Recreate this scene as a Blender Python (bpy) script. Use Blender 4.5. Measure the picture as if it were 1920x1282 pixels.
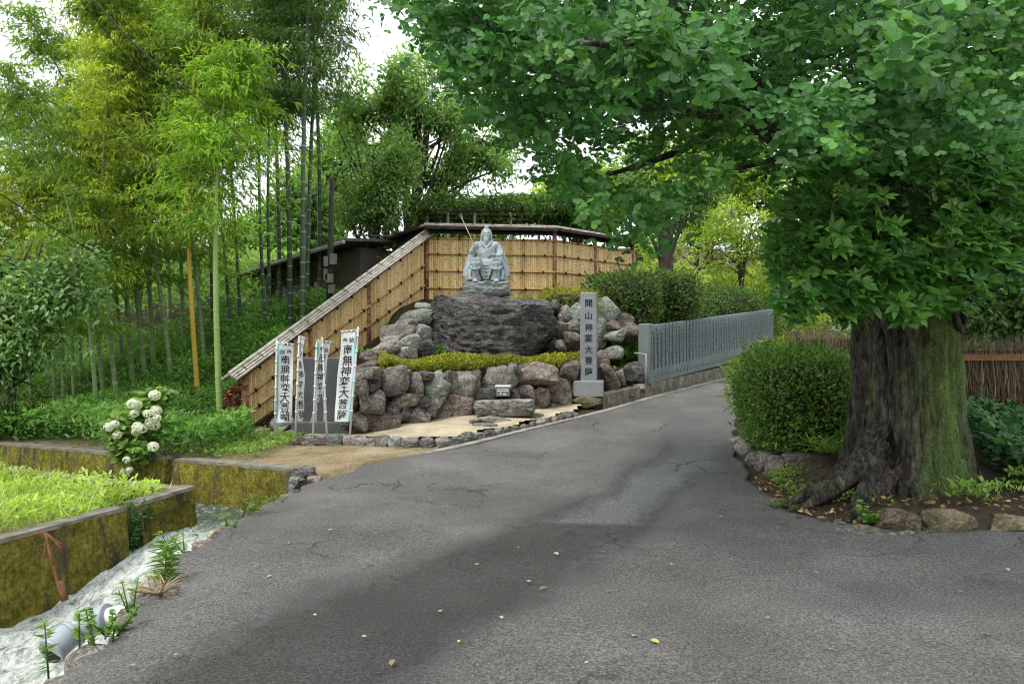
import bpy, bmesh, math, random
import numpy as np
from mathutils import Vector, Matrix, noise
random.seed(11)
RNG = np.random.default_rng(5)
scene = bpy.context.scene
for o in list(bpy.data.objects): bpy.data.objects.remove(o)
COL = scene.collection
R = math.radians

# ---------------------------------------------------------------- camera
F_PX = 1478.0; EYE = 1.6; HOR = 641.0
cam_d = bpy.data.cameras.new('camera'); cam = bpy.data.objects.new('camera', cam_d)
COL.objects.link(cam); scene.camera = cam
cam.location = (0, 0, EYE); cam.rotation_euler = (R(90), 0, 0)
cam_d.sensor_width = 36; cam_d.lens = 36 * F_PX / 1920; cam_d.clip_start = .05; cam_d.clip_end = 900

# ---------------------------------------------------------------- sky (bright overcast) and soft sun
SUN_EL, SUN_AZ = 58, -125          # azimuth clockwise from +Y: high, from behind the left shoulder
world = bpy.data.worlds.new('World'); scene.world = world; world.use_nodes = True
wn, wl = world.node_tree.nodes, world.node_tree.links
wn.clear()
wo = wn.new('ShaderNodeOutputWorld'); bg = wn.new('ShaderNodeBackground')
sky = wn.new('ShaderNodeTexSky'); sky.sky_type = 'NISHITA'; sky.sun_disc = False
sky.sun_elevation = R(SUN_EL); sky.sun_rotation = R(SUN_AZ); sky.dust_density = 3.0
tc = wn.new('ShaderNodeTexCoord'); mp = wn.new('ShaderNodeMapping'); mp.inputs['Scale'].default_value = (1, 1, 2.2)
nz = wn.new('ShaderNodeTexNoise'); nz.inputs['Scale'].default_value = 2.6; nz.inputs['Detail'].default_value = 7
rp = wn.new('ShaderNodeValToRGB')
rp.color_ramp.elements[0].position = .36; rp.color_ramp.elements[0].color = (7.6, 8.2, 9.0, 1)
rp.color_ramp.elements[1].position = .62; rp.color_ramp.elements[1].color = (12.2, 12.3, 12.2, 1)
mx = wn.new('ShaderNodeMixRGB'); mx.inputs[0].default_value = .88
wl.new(tc.outputs['Generated'], mp.inputs['Vector']); wl.new(mp.outputs[0], nz.inputs['Vector'])
wl.new(nz.outputs['Fac'], rp.inputs[0]); wl.new(sky.outputs[0], mx.inputs[1]); wl.new(rp.outputs[0], mx.inputs[2])
wl.new(mx.outputs[0], bg.inputs['Color']); bg.inputs['Strength'].default_value = .1
wl.new(bg.outputs[0], wo.inputs['Surface'])
sun_d = bpy.data.lights.new('sun', 'SUN'); sun_d.energy = 1.5; sun_d.angle = R(10); sun_d.color = (1, .95, .87)
sun = bpy.data.objects.new('sun', sun_d); COL.objects.link(sun)
sd = Vector((math.sin(R(SUN_AZ)) * math.cos(R(SUN_EL)), math.cos(R(SUN_AZ)) * math.cos(R(SUN_EL)), math.sin(R(SUN_EL))))
sun.rotation_euler = sd.to_track_quat('Z', 'Y').to_euler()
scene.view_settings.view_transform = 'Standard'; scene.view_settings.look = 'None'
scene.view_settings.gamma = 1; scene.view_settings.use_curve_mapping = False
scene.view_settings.exposure = 0.90
scene.render.engine = 'CYCLES'
cy = scene.cycles
cy.use_denoising = True; cy.pixel_filter_type = 'BLACKMAN_HARRIS'; cy.filter_width = 1.15; cy.max_bounces = 4; cy.diffuse_bounces = 2; cy.glossy_bounces = 2; cy.use_adaptive_sampling = True; cy.adaptive_threshold = .02
cy.transmission_bounces = 2; cy.transparent_max_bounces = 4; cy.caustics_reflective = False; cy.caustics_refractive = False

# ---------------------------------------------------------------- helpers
def P(px, py, Y):
    """the place that lies Y metres ahead, at this bearing and elevation"""
    return Vector(((px - 960) / F_PX * Y, Y, EYE - (py - HOR) / F_PX * Y))
def PX(px, Y): return (px - 960) / F_PX * Y
def PZ(py, Y): return EYE - (py - HOR) / F_PX * Y

def tag(o, label=None, cat=None, group=None, kind=None):
    if label: o['label'] = label
    if cat: o['category'] = cat
    if group: o['group'] = group
    if kind: o['kind'] = kind
    return o
def link(name, me, mat=None, parent=None):
    o = bpy.data.objects.new(name, me); COL.objects.link(o)
    if mat is not None and not me.materials: me.materials.append(mat)
    if parent is not None:
        o.parent = parent
        root = parent
        while root.parent is not None: root = root.parent
        if root.get('_world'):
            o.matrix_parent_inverse = Matrix.Translation(-Vector(root.location)) if parent is root else Matrix.Identity(4)
    return o
def thing(name, label, cat, loc=(0, 0, 0), group=None, world_parts=True):
    e = bpy.data.objects.new(name, None); COL.objects.link(e); e.location = loc
    e.empty_display_size = .1
    if world_parts: e['_world'] = 1
    return tag(e, label, cat, group)
def mesh_np(name, V, F, rnd=None, smooth=False):
    V = np.asarray(V, dtype='f4'); F = np.asarray(F, dtype='i4'); m, k = F.shape
    me = bpy.data.meshes.new(name)
    me.vertices.add(len(V)); me.vertices.foreach_set('co', V.ravel())
    me.loops.add(m * k); me.loops.foreach_set('vertex_index', F.ravel())
    me.polygons.add(m); me.polygons.foreach_set('loop_start', np.arange(0, m * k, k, dtype='i4'))
    me.update(calc_edges=True)
    me.polygons.foreach_set('use_smooth', np.full(m, smooth, dtype=bool))
    if rnd is not None:
        a = me.attributes.new('rnd', 'FLOAT', 'FACE'); a.data.foreach_set('value', np.asarray(rnd, dtype='f4'))
    return me
class MB:
    """collects simple solids into one mesh"""
    def __init__(s): s.v = []; s.f = []; s.sm = []
    def add(s, v, f, sm=False):
        b = len(s.v); s.v += [tuple(p) for p in v]; s.f += [[i + b for i in q] for q in f]; s.sm += [sm] * len(f); return s
    def box(s, c, size, M=None, taper=1.0):
        hx, hy, hz = size[0] / 2, size[1] / 2, size[2] / 2
        vs = []
        for z, t in ((-hz, 1), (hz, taper)):
            for x, y in ((-hx, -hy), (hx, -hy), (hx, hy), (-hx, hy)):
                p = Vector((x * t, y * t, z))
                if M is not None: p = M @ p
                vs.append(p + Vector(c))
        return s.add(vs, [(3, 2, 1, 0), (4, 5, 6, 7), (0, 1, 5, 4), (1, 2, 6, 5), (2, 3, 7, 6), (3, 0, 4, 7)])
    def tube(s, pts, rad, n=8, caps=True):
        pts = [Vector(p) for p in pts]
        if not hasattr(rad, '__len__'): rad = [rad] * len(pts)
        vs = []; ref = Vector((0, 0, 1))
        for i, p in enumerate(pts):
            t = (pts[min(i + 1, len(pts) - 1)] - pts[max(i - 1, 0)]).normalized()
            if abs(t.dot(ref)) > .95: ref = Vector((1, 0, 0)) if abs(t.x) < .9 else Vector((0, 1, 0))
            a = (ref - t * ref.dot(t)).normalized(); ref = a; b = t.cross(a)
            for k in range(n):
                w = 2 * math.pi * k / n
                vs.append(p + (a * math.cos(w) + b * math.sin(w)) * rad[i])
        fs = []
        for i in range(len(pts) - 1):
            for k in range(n):
                fs.append((i * n + k, i * n + (k + 1) % n, (i + 1) * n + (k + 1) % n, (i + 1) * n + k))
        s.add(vs, fs, True)
        if caps:
            b = len(s.v) - len(vs); e = b + (len(pts) - 1) * n
            s.f.append([b + k for k in reversed(range(n))]); s.sm.append(False)
            s.f.append([e + k for k in range(n)]); s.sm.append(False)
        return s
    def mesh(s, name):
        me = bpy.data.meshes.new(name); me.from_pydata(s.v, [], s.f); me.update()
        me.polygons.foreach_set('use_smooth', s.sm); return me
    def build(s, name, mat, parent=None): return link(name, s.mesh(name), mat, parent)

def unit(a): return a / np.maximum(np.linalg.norm(a, axis=1, keepdims=True), 1e-6)
# leaf templates: (verts, tris); axis +Y, face normal +Z, length 1
LEAF_T = {
 'lance': (np.array([(0, 0, 0), (-.085, .36, .03), (0, 1, -.12), (.085, .36, .03)]), np.array([(0, 2, 1), (0, 3, 2)])),
 'oval': (np.array([(0, 0, 0), (-.21, .3, .05), (-.19, .66, .03), (0, 1, -.1), (.19, .66, .03), (.21, .3, .05), (0, .5, -.02)]),
          np.array([(0, 6, 1), (1, 6, 2), (2, 6, 3), (3, 6, 4), (4, 6, 5), (5, 6, 0)])),
 'diamond': (np.array([(0, 0, 0), (-.24, .5, .07), (0, 1, -.05), (.24, .5, .07)]), np.array([(0, 2, 1), (0, 3, 2)])),
 'blade': (np.array([(-.03, 0, 0), (.03, 0, 0), (.022, .5, .06), (-.022, .5, .06), (0, 1, -.08)]), np.array([(0, 1, 2), (0, 2, 3), (3, 2, 4)])),
}
_a = np.radians([-62, -42, -20, -3, 3, 20, 42, 62]); _r = np.array([.86, .98, 1.0, .8, .8, 1.0, .98, .86])
_fan = np.stack([np.sin(_a) * _r, .32 + .68 * np.cos(_a) * _r, .06 * np.cos(_a * 5)], 1)
LEAF_T['fan'] = (np.concatenate([[(0, .12, 0)], _fan, [(-.012, -.45, .05), (.012, -.45, .05)]]),
                 np.array([(0, i, i + 1) for i in (1, 2, 3, 5, 6, 7)] + [(0, 9, 10)])[:, ::-1])
def leaf_mesh(name, kind, pos, axis, nrm, size, rnd=None, width=None):
    T, Fc = LEAF_T[kind]; n = len(pos)
    y = unit(np.asarray(axis, float)); x = unit(np.cross(y, np.asarray(nrm, float) + 1e-4)); z = np.cross(x, y)
    size = np.broadcast_to(np.asarray(size, float), (n,))
    w = np.ones(n) if width is None else np.broadcast_to(width, (n,))
    V = (T[None, :, 0, None] * x[:, None, :] * w[:, None, None] + T[None, :, 1, None] * y[:, None, :] + T[None, :, 2, None] * z[:, None, :])
    V = V * size[:, None, None] + np.asarray(pos)[:, None, :]
    k = len(T)
    F = (Fc[None] + (np.arange(n) * k)[:, None, None]).reshape(-1, 3)
    if rnd is None: rnd = RNG.random(n)
    return mesh_np(name, V.reshape(-1, 3), F, np.repeat(rnd, len(Fc)), len(Fc) > 2)
def rdir(n, zlo=-1, zhi=1):
    z = RNG.uniform(zlo, zhi, n); a = RNG.uniform(0, 2 * math.pi, n); r = np.sqrt(np.maximum(0, 1 - z * z))
    return np.stack([r * np.cos(a), r * np.sin(a), z], 1)
def inpoly(px, py, poly):
    px = np.asarray(px); py = np.asarray(py); c = np.zeros(px.shape, bool); n = len(poly); j = n - 1
    for i in range(n):
        xi, yi = poly[i]; xj, yj = poly[j]
        t = ((yi > py) != (yj > py)) & (px < (xj - xi) * (py - yi) / ((yj - yi) if yj != yi else 1e-9) + xi)
        c ^= t; j = i
    return c
def wob(p, s, ph=0.0):
    """cheap smooth 3-d value field in about [-1,1]"""
    x, y, z = p[:, 0] * s, p[:, 1] * s, p[:, 2] * s
    return (np.sin(x * 1.7 + 1.3 * np.sin(y * 1.1 + ph) + ph) + np.sin(y * 1.9 + 1.2 * np.sin(z * 1.3 + ph * 2) + 1 + ph)
            + np.sin(z * 1.6 + 1.4 * np.sin(x * 1.2 + ph) + 2.1)) / 3
def sstep(t): t = np.clip(t, 0, 1); return t * t * (3 - 2 * t)

# ---------------------------------------------------------------- materials
def nodes_of(name):
    m = bpy.data.materials.new(name); m.use_nodes = True; nt = m.node_tree
    return m, nt, nt.nodes, nt.links, nt.nodes['Principled BSDF']
def coords(nt, scale=(1, 1, 1), kind='Object', jitter=False):
    t = nt.nodes.new('ShaderNodeTexCoord'); m = nt.nodes.new('ShaderNodeMapping'); m.inputs['Scale'].default_value = scale
    nt.links.new(t.outputs[kind], m.inputs['Vector'])
    if jitter:
        oi = nt.nodes.new('ShaderNodeObjectInfo'); mu = nt.nodes.new('ShaderNodeMath'); mu.operation = 'MULTIPLY'; mu.inputs[1].default_value = 37.0
        cb = nt.nodes.new('ShaderNodeCombineXYZ'); nt.links.new(oi.outputs['Random'], mu.inputs[0])
        for i in range(3): nt.links.new(mu.outputs[0], cb.inputs[i])
        nt.links.new(cb.outputs[0], m.inputs['Location'])
    return m.outputs[0]
def tex(nt, vec, scale, detail=6, rough=.6, dist=0.0, kind='noise'):
    if kind == 'noise':
        n = nt.nodes.new('ShaderNodeTexNoise'); n.inputs['Detail'].default_value = detail; n.inputs['Roughness'].default_value = rough
        n.inputs['Distortion'].default_value = dist
    else:
        n = nt.nodes.new('ShaderNodeTexVoronoi')
        if kind == 'edge': n.feature = 'DISTANCE_TO_EDGE'
    n.inputs['Scale'].default_value = scale; nt.links.new(vec, n.inputs['Vector'])
    return n.outputs['Fac'] if kind == 'noise' else n.outputs['Distance']
def ramp(nt, fac, stops):
    r = nt.nodes.new('ShaderNodeValToRGB'); e = r.color_ramp.elements
    while len(e) < len(stops): e.new(.5)
    for k, (p, c) in enumerate(stops):
        e[k].position = p; e[k].color = (c, c, c, 1) if not hasattr(c, '__len__') else tuple(c) + (1,)
    nt.links.new(fac, r.inputs[0]); return r.outputs[0]
def mix(nt, fac, a, b, mode='MIX'):
    m = nt.nodes.new('ShaderNodeMixRGB'); m.blend_type = mode
    for i, s in ((0, fac), (1, a), (2, b)):
        if isinstance(s, (int, float)): m.inputs[i].default_value = s if i == 0 else (s, s, s, 1)
        elif isinstance(s, tuple): m.inputs[i].default_value = s + (1,)
        else: nt.links.new(s, m.inputs[i])
    return m.outputs[0]
def math_n(nt, op, a, b=None):
    m = nt.nodes.new('ShaderNodeMath'); m.operation = op
    for i, s in ((0, a), (1, b)):
        if s is None: continue
        if isinstance(s, (int, float)): m.inputs[i].default_value = s
        else: nt.links.new(s, m.inputs[i])
    return m.outputs[0]
def bump(nt, bs, h, strength=.5, dist=.02):
    b = nt.nodes.new('ShaderNodeBump'); b.inputs['Strength'].default_value = strength; b.inputs['Distance'].default_value = dist
    nt.links.new(h, b.inputs['Height']); nt.links.new(b.outputs[0], bs.inputs['Normal'])
def vary(nt, col, amount=.3):
    oi = nt.nodes.new('ShaderNodeObjectInfo'); hs = nt.nodes.new('ShaderNodeHueSaturation')
    mr = nt.nodes.new('ShaderNodeMapRange'); mr.inputs['To Min'].default_value = 1 - amount; mr.inputs['To Max'].default_value = 1 + amount
    nt.links.new(oi.outputs['Random'], mr.inputs['Value']); nt.links.new(mr.outputs[0], hs.inputs['Value']); nt.links.new(col, hs.inputs['Color'])
    return hs.outputs[0]
def nmat(name, stops, scale=4, rough=.8, bs=25, bstr=.5, bdist=.02, stretch=(1, 1, 1), var=0, jitter=False, spec=.3, detail=8, metal=0):
    m, nt, N, L, B = nodes_of(name)
    v = coords(nt, stretch, jitter=jitter)
    c = ramp(nt, tex(nt, v, scale, detail), stops)
    if var: c = vary(nt, c, var)
    L.new(c, B.inputs['Base Color']); B.inputs['Roughness'].default_value = rough
    B.inputs['Specular IOR Level'].default_value = spec; B.inputs['Metallic'].default_value = metal
    if bstr: bump(nt, B, tex(nt, v, bs, 8, .65), bstr, bdist)
    return m
def leafmat(name, stops, trans=.35, tcol=1.5, rough=.5, spec=.35, var=.12, clump=0.35, cscale=1.1):
    m, nt, N, L, B = nodes_of(name)
    a = N.new('ShaderNodeAttribute'); a.attribute_name = 'rnd'
    c = ramp(nt, a.outputs['Fac'], stops)
    if clump:
        k = ramp(nt, tex(nt, coords(nt), cscale, 1), [(.3, 1 - clump), (.7, 1 + clump * .6)])
        c = mix(nt, 1.0, c, k, 'MULTIPLY')
    if var: c = vary(nt, c, var)
    L.new(c, B.inputs['Base Color']); B.inputs['Roughness'].default_value = rough; B.inputs['Specular IOR Level'].default_value = spec
    t = N.new('ShaderNodeBsdfTranslucent'); tcx = mix(nt, 1.0, c, (tcol * 1.1, tcol * 1.15, tcol * .55), 'MULTIPLY'); L.new(tcx, t.inputs['Color'])
    ms = N.new('ShaderNodeMixShader'); ms.inputs[0].default_value = trans
    L.new(B.outputs[0], ms.inputs[1]); L.new(t.outputs[0], ms.inputs[2])
    L.new(ms.outputs[0], N['Material Output'].inputs['Surface'])
    return m
def warpv(nt, vec, amt):
    t = nt.nodes.new('ShaderNodeTexNoise'); t.inputs['Scale'].default_value = 3; t.inputs['Detail'].default_value = 6; nt.links.new(vec, t.inputs['Vector'])
    s = nt.nodes.new('ShaderNodeVectorMath'); s.operation = 'SCALE'; s.inputs['Scale'].default_value = amt; nt.links.new(t.outputs['Color'], s.inputs[0])
    a = nt.nodes.new('ShaderNodeVectorMath'); a.operation = 'ADD'; nt.links.new(vec, a.inputs[0]); nt.links.new(s.outputs[0], a.inputs[1]); return a.outputs[0]
def rockmat(name, stops, scale=3, strata=False, moss=0.0, bstr=.8, bdist=.03):
    m, nt, N, L, B = nodes_of(name)
    v = coords(nt, (1, 1, 1), jitter=True)
    vs = coords(nt, (1, 1, 4.6) if strata else (1, 1, 1.5), jitter=True)
    c = ramp(nt, tex(nt, vs, scale, 10, .68, 1.2), stops)
    sp = ramp(nt, tex(nt, v, 26, 8, .75), [(.36, .42), (.5, .95), (.66, 1.65)])
    c = mix(nt, 1.0, c, sp, 'MULTIPLY')
    vein = ramp(nt, tex(nt, vs, scale * 2.3, 8, .6, 2.5), [(.47, 0), (.5, 1), (.53, 0)])
    c = mix(nt, math_n(nt, 'MULTIPLY', vein, .4), c, (.5, .5, .47))
    lich = ramp(nt, tex(nt, v, 9, 6, .7), [(.58, 0), (.66, 1)])
    c = mix(nt, math_n(nt, 'MULTIPLY', lich, .5), c, (.42, .44, .38))
    ck = ramp(nt, tex(nt, warpv(nt, vs, .5), scale * (1.0 if strata else .55), kind='edge'), [(.0, 1), (.035, 0)])
    c = mix(nt, math_n(nt, 'MULTIPLY', ck, .65 if strata else .4), c, (.012, .011, .010))
    c = vary(nt, c, .3)
    if moss:
        mo = ramp(nt, tex(nt, v, 4.5, 8, .7), [(.62 - moss * .3, 0), (.72 - moss * .3, 1)])
        c = mix(nt, math_n(nt, 'MULTIPLY', mo, .8), c, (.07, .085, .015))
    L.new(c, B.inputs['Base Color']); B.inputs['Roughness'].default_value = .85; B.inputs['Specular IOR Level'].default_value = .25
    h = math_n(nt, 'SUBTRACT', math_n(nt, 'ADD', tex(nt, vs, scale * 3, 10, .7, 1.5), math_n(nt, 'MULTIPLY', tex(nt, v, 45, 5), .35)), math_n(nt, 'MULTIPLY', ck, .5))
    bump(nt, B, h, bstr, bdist)
    return m

# ================================================================ THE SETTING
LY = [-6, 3.7, 4.74, 5.78, 7.2, 8.4, 9.0, 9.8, 10.6, 12.4, 14.5, 16.5, 21, 25.5, 45]
LX = [-1.9, -2.05, -2.2, -2.42, -2.40, -2.30, -2.18, -1.75, -1.0, .25, 1.75, 2.98, 5.95, 8.8, 20]
RY = [-6, 6.45, 6.6, 6.95, 7.3, 7.9, 9.0, 10.5, 13, 19, 25, 45]
RX = [26, 26, 3.55, 2.85, 2.62, 2.60, 2.72, 2.97, 3.65, 6.3, 10.6, 23.5]
def road_l(y): return np.interp(y, LY, LX)
def road_r(y): return np.interp(y, RY, RX)
BX = [-60, -4.7, -3.1, -2.45, -1.5, -.72, .48, 1.3, 2.55, 8.4, 19.7]
BY = [13.4, 13.4, 13.0, 12.6, 13.2, 13.7, 14.6, 15.4, 17.0, 26.0, 45]
def bound(x): return np.interp(x, BX, BY)
def ramp_z(y):
    t = np.asarray(y, float) - 8.3
    return .053 * np.where(t > 4, t, np.log1p(np.exp(np.clip(t * 2.2, -40, 40))) / 2.2)
def fence_u(x, y): return (x + 4.57) * .475 + (y - 13.5) * .88
def back_wall_y(x): return 9.4 - .50 * (x + 2.45)
def front_wall_x(y): return -4.42 + .372 * (y - 6.77)
def gz(x, y):
    x = np.asarray(x, float); y = np.asarray(y, float)
    s = sstep((x + 3.3) / 2.6)
    z = ramp_z(y) * s + (1 - s) * (.02 + .012 * np.clip(y - 10, 0, 30))
    v = (y - bound(x)) * .78
    u = fence_u(x, y)
    H = .04 + 2.5 * sstep(np.clip(u / 5.6, 0, 1)) * .35 + 2.5 * .65 * np.clip(u / 5.6, 0, 1)
    kH = sstep((-1.1 - x) / .9); H = H * kH + z * (1 - kH)
    Mw = 1.10 + .12 * np.clip(v / 1.9, 0, 1) + .62 * np.clip(v - 1.9, 0, 2.2)
    Mr = ramp_z(bound(x)) + .27 + .62 * np.clip(v - .55, 0, 3.1)
    k = sstep((x - 1.05) / 1.1)
    M = np.minimum(Mw * (1 - k) + Mr * k, 2.6)
    M = np.where(x < -2.6, -5, M)
    ins = np.maximum(H, M)
    z = np.where(v > .02, ins, z)
    # bank to the right of the road
    r = x - road_r(y)
    bank = np.clip((r - .12) * 2.0, 0, 1) * (.14 + .16 * sstep((y - 7.3) / 1.5))
    z = np.where((r > 0) & (y > 6.4), z * .6 + bank + .1 * np.clip(r - 1, 0, 10) * .4, z)
    # hills far behind
    z = z + np.clip(y - 27, 0, 60) * .13 + np.clip(np.abs(x) - 14, 0, 50) * .05 * np.clip((y - 5) / 10, 0, 1)
    # stream cut and the low field
    reg = (x < road_l(y) - .04) & (y < back_wall_y(x))
    fld = (x < front_wall_x(y) - .12) & (y < back_wall_y(x) - 1.25)
    z = np.where(reg, np.where(fld, -.2 + .015 * np.sin(x * 3) * np.sin(y * 2.3), -1.25), z)
    return z
def gz1(x, y): return float(gz(np.array([x]), np.array([y]))[0])

# ---- ground sheet
xs = np.concatenate([np.linspace(-140, -13, 26)[:-1], np.arange(-13, 15, .13), np.linspace(15, 150, 26)])
ys = np.concatenate([np.linspace(-30, -1, 8)[:-1], np.arange(-1, 27, .13), np.linspace(27, 190, 34)])
gx, gy = np.meshgrid(xs, ys)
g0 = gz(gx, gy)
on_road = (gx > road_l(gy) - .2) & (gx < road_r(gy) - .12)
g0 = g0 + np.where(on_road & (g0 > -.5), np.where(gx < -1.2, -.2, -.12), RNG.normal(0, .006, gx.shape))
nx, ny = len(xs), len(ys)
idx = np.arange(nx * ny).reshape(ny, nx)
gf = np.stack([idx[:-1, :-1], idx[:-1, 1:], idx[1:, 1:], idx[1:, :-1]], -1).reshape(-1, 4)
m, nt, N, L, B = nodes_of('earth')
v = coords(nt)
c1 = ramp(nt, tex(nt, v, .9, 8), [(.3, (.17, .12, .07)), (.5, (.30, .235, .145)), (.72, (.40, .33, .22))])
gm = ramp(nt, tex(nt, v, 1.6, 9, .7), [(.5, 0), (.64, .75)])
c1 = mix(nt, gm, c1, (.13, .13, .045))
c1 = mix(nt, 1.0, c1, ramp(nt, tex(nt, v, 40, 5), [(.35, .7), (.65, 1.2)]), 'MULTIPLY')
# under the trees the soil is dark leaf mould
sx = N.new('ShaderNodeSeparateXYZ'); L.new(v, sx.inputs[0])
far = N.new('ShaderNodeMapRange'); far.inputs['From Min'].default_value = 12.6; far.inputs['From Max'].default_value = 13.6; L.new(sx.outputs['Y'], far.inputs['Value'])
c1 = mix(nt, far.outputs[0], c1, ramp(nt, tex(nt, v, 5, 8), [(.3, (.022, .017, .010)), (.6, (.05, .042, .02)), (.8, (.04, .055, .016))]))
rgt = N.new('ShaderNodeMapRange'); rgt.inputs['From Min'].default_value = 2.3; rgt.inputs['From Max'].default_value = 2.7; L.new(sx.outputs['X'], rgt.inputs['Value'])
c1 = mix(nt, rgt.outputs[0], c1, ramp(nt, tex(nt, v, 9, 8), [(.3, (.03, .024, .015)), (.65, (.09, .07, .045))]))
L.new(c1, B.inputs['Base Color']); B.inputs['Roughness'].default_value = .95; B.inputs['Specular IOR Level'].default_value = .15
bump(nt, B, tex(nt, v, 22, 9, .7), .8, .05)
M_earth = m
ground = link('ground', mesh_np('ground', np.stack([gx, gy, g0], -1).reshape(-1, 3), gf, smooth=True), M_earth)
tag(ground, kind='structure')

# ---- road
m, nt, N, L, B = nodes_of('asphalt')
v = coords(nt)
grain = tex(nt, v, 62, 6, .85)
vor = tex(nt, v, 62, kind='voronoi')
base = ramp(nt, tex(nt, v, .7, 8, .6), [(.3, (.060, .0585, .056)), (.52, (.100, .097, .092)), (.72, (.155, .151, .144))])
brown = ramp(nt, tex(nt, v, 1.9, 8, .65), [(.55, 0), (.75, .5)])
base = mix(nt, brown, base, (.135, .115, .098))
base = mix(nt, 1.0, base, ramp(nt, grain, [(.36, .15), (.5, 1.0), (.62, 2.5)]), 'MULTIPLY')
base = mix(nt, ramp(nt, vor, [(.12, .8), (.2, 0)]), base, (.33, .32, .31))
# damp run-off band along the road: x - centre line(y)
sx = N.new('ShaderNodeSeparateXYZ'); L.new(v, sx.inputs[0])
cv = N.new('ShaderNodeFloatCurve'); cu = cv.mapping.curves[0]
wet_y = [(0, -2.6), (3, -1.5), (4.5, -.75), (5.8, .0), (7, .75), (8.5, 1.5), (9.7, 2.15), (11.5, 2.8), (14, 3.4), (25, 9)]
for i, (a, b) in enumerate(wet_y):
    q = (a / 25, (b + 4) / 14)
    if i < 2: cu.points[i].location = q
    else: cu.points.new(*q)
cv.mapping.update()
L.new(math_n(nt, 'DIVIDE', sx.outputs['Y'], 25), cv.inputs['Value'])
ctr = math_n(nt, 'SUBTRACT', math_n(nt, 'MULTIPLY', cv.outputs[0], 14), 4)
wobble = math_n(nt, 'MULTIPLY', math_n(nt, 'SUBTRACT', tex(nt, coords(nt, (.8, .45, 1)), 1.0, 5), .5), 1.5)
dx = math_n(nt, 'ABSOLUTE', math_n(nt, 'ADD', math_n(nt, 'SUBTRACT', sx.outputs['X'], ctr), wobble))
edge = math_n(nt, 'ADD', dx, math_n(nt, 'MULTIPLY', math_n(nt, 'SUBTRACT', tex(nt, v, 9, 6, .7), .5), .35))
wet = ramp(nt, edge, [(.48, 1), (.95, 0)])
fy = N.new('ShaderNodeMapRange'); fy.inputs['From Min'].default_value = 15; fy.inputs['From Max'].default_value = 11; L.new(sx.outputs['Y'], fy.inputs['Value'])
wet = math_n(nt, 'MULTIPLY', wet, fy.outputs[0])
base = mix(nt, wet, base, mix(nt, 1.0, base, (.40, .40, .42), 'MULTIPLY'))
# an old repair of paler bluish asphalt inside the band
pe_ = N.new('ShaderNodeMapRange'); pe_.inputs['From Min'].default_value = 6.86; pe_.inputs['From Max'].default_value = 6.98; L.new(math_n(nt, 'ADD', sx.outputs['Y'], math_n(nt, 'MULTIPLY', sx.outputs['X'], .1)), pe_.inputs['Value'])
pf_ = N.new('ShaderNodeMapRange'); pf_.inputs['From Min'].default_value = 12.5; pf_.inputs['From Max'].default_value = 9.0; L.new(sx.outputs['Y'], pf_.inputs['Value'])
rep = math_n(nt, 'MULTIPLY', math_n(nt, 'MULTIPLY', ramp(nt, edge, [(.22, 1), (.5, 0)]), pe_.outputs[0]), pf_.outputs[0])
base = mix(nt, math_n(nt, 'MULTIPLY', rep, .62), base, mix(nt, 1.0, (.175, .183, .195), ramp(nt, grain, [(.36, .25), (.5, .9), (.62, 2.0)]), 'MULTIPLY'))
# long irregular cracks: thin lines of a warped cell pattern, only in patches
wv = N.new('ShaderNodeVectorMath'); wv.operation = 'ADD'
nt_col = N.new('ShaderNodeTexNoise'); nt_col.inputs['Scale'].default_value = 1.6; nt_col.inputs['Detail'].default_value = 6; L.new(v, nt_col.inputs['Vector'])
sc = N.new('ShaderNodeVectorMath'); sc.operation = 'SCALE'; sc.inputs['Scale'].default_value = .8; L.new(nt_col.outputs['Color'], sc.inputs[0])
L.new(v, wv.inputs[0]); L.new(sc.outputs[0], wv.inputs[1])
crk = tex(nt, wv.outputs[0], .85, kind='edge')
crm = ramp(nt, tex(nt, v, .45, 3), [(.50, 0), (.57, 1)])
crack = math_n(nt, 'MULTIPLY', ramp(nt, crk, [(.005, 1), (.013, 0)]), crm)
base = mix(nt, math_n(nt, 'MULTIPLY', crack, .65), base, (.012, .011, .010))
L.new(base, B.inputs['Base Color'])
rr = N.new('ShaderNodeMapRange'); rr.inputs['To Min'].default_value = .82; rr.inputs['To Max'].default_value = .24; L.new(wet, rr.inputs['Value']); L.new(rr.outputs[0], B.inputs['Roughness'])
B.inputs['Specular IOR Level'].default_value = .45
hh = math_n(nt, 'SUBTRACT', math_n(nt, 'ADD', grain, math_n(nt, 'MULTIPLY', vor, -.6)), math_n(nt, 'MULTIPLY', crack, 1.5))
bump(nt, B, hh, .8, .018)
M_asphalt = m
rows = np.unique(np.concatenate([np.arange(-6, 3, .5), np.arange(3, 30, .05), np.arange(6.4, 7.4, .025), np.arange(30, 46, 1)]).round(3))
nc = 90
def road_z(xx, yy):
    zz = ramp_z(yy) * sstep((xx + 3.3) / 2.6) + .016
    zz = np.where(xx < -1.4, zz - .05 * np.clip((-1.7 - xx) / .5, 0, 1) ** 2, zz)
    return zz + .012 * np.sin(xx * 1.9 + yy) * np.sin(yy * 1.3)
rv = []
for yy in rows:
    jag = -.09 + .05 * math.sin(yy * 6.1) + .03 * math.sin(yy * 13.3 + 1) + .025 * noise.noise(Vector((yy * 11, 0, 0)))
    l = float(road_l(yy)) + jag * (1 if yy < 10.4 else .25)
    r = 3.55 if yy <= 6.6 else float(road_r(yy)) + (.035 * math.sin(yy * 4.1) + .02 * math.sin(yy * 9.7) if yy > 6.7 else 0)
    xx = np.linspace(l, r, nc)
    rv.append(np.stack([xx, np.full(nc, yy), road_z(xx, np.full(nc, yy))], 1))
rv = np.concatenate(rv); idx = np.arange(len(rows) * nc).reshape(len(rows), nc)
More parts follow.
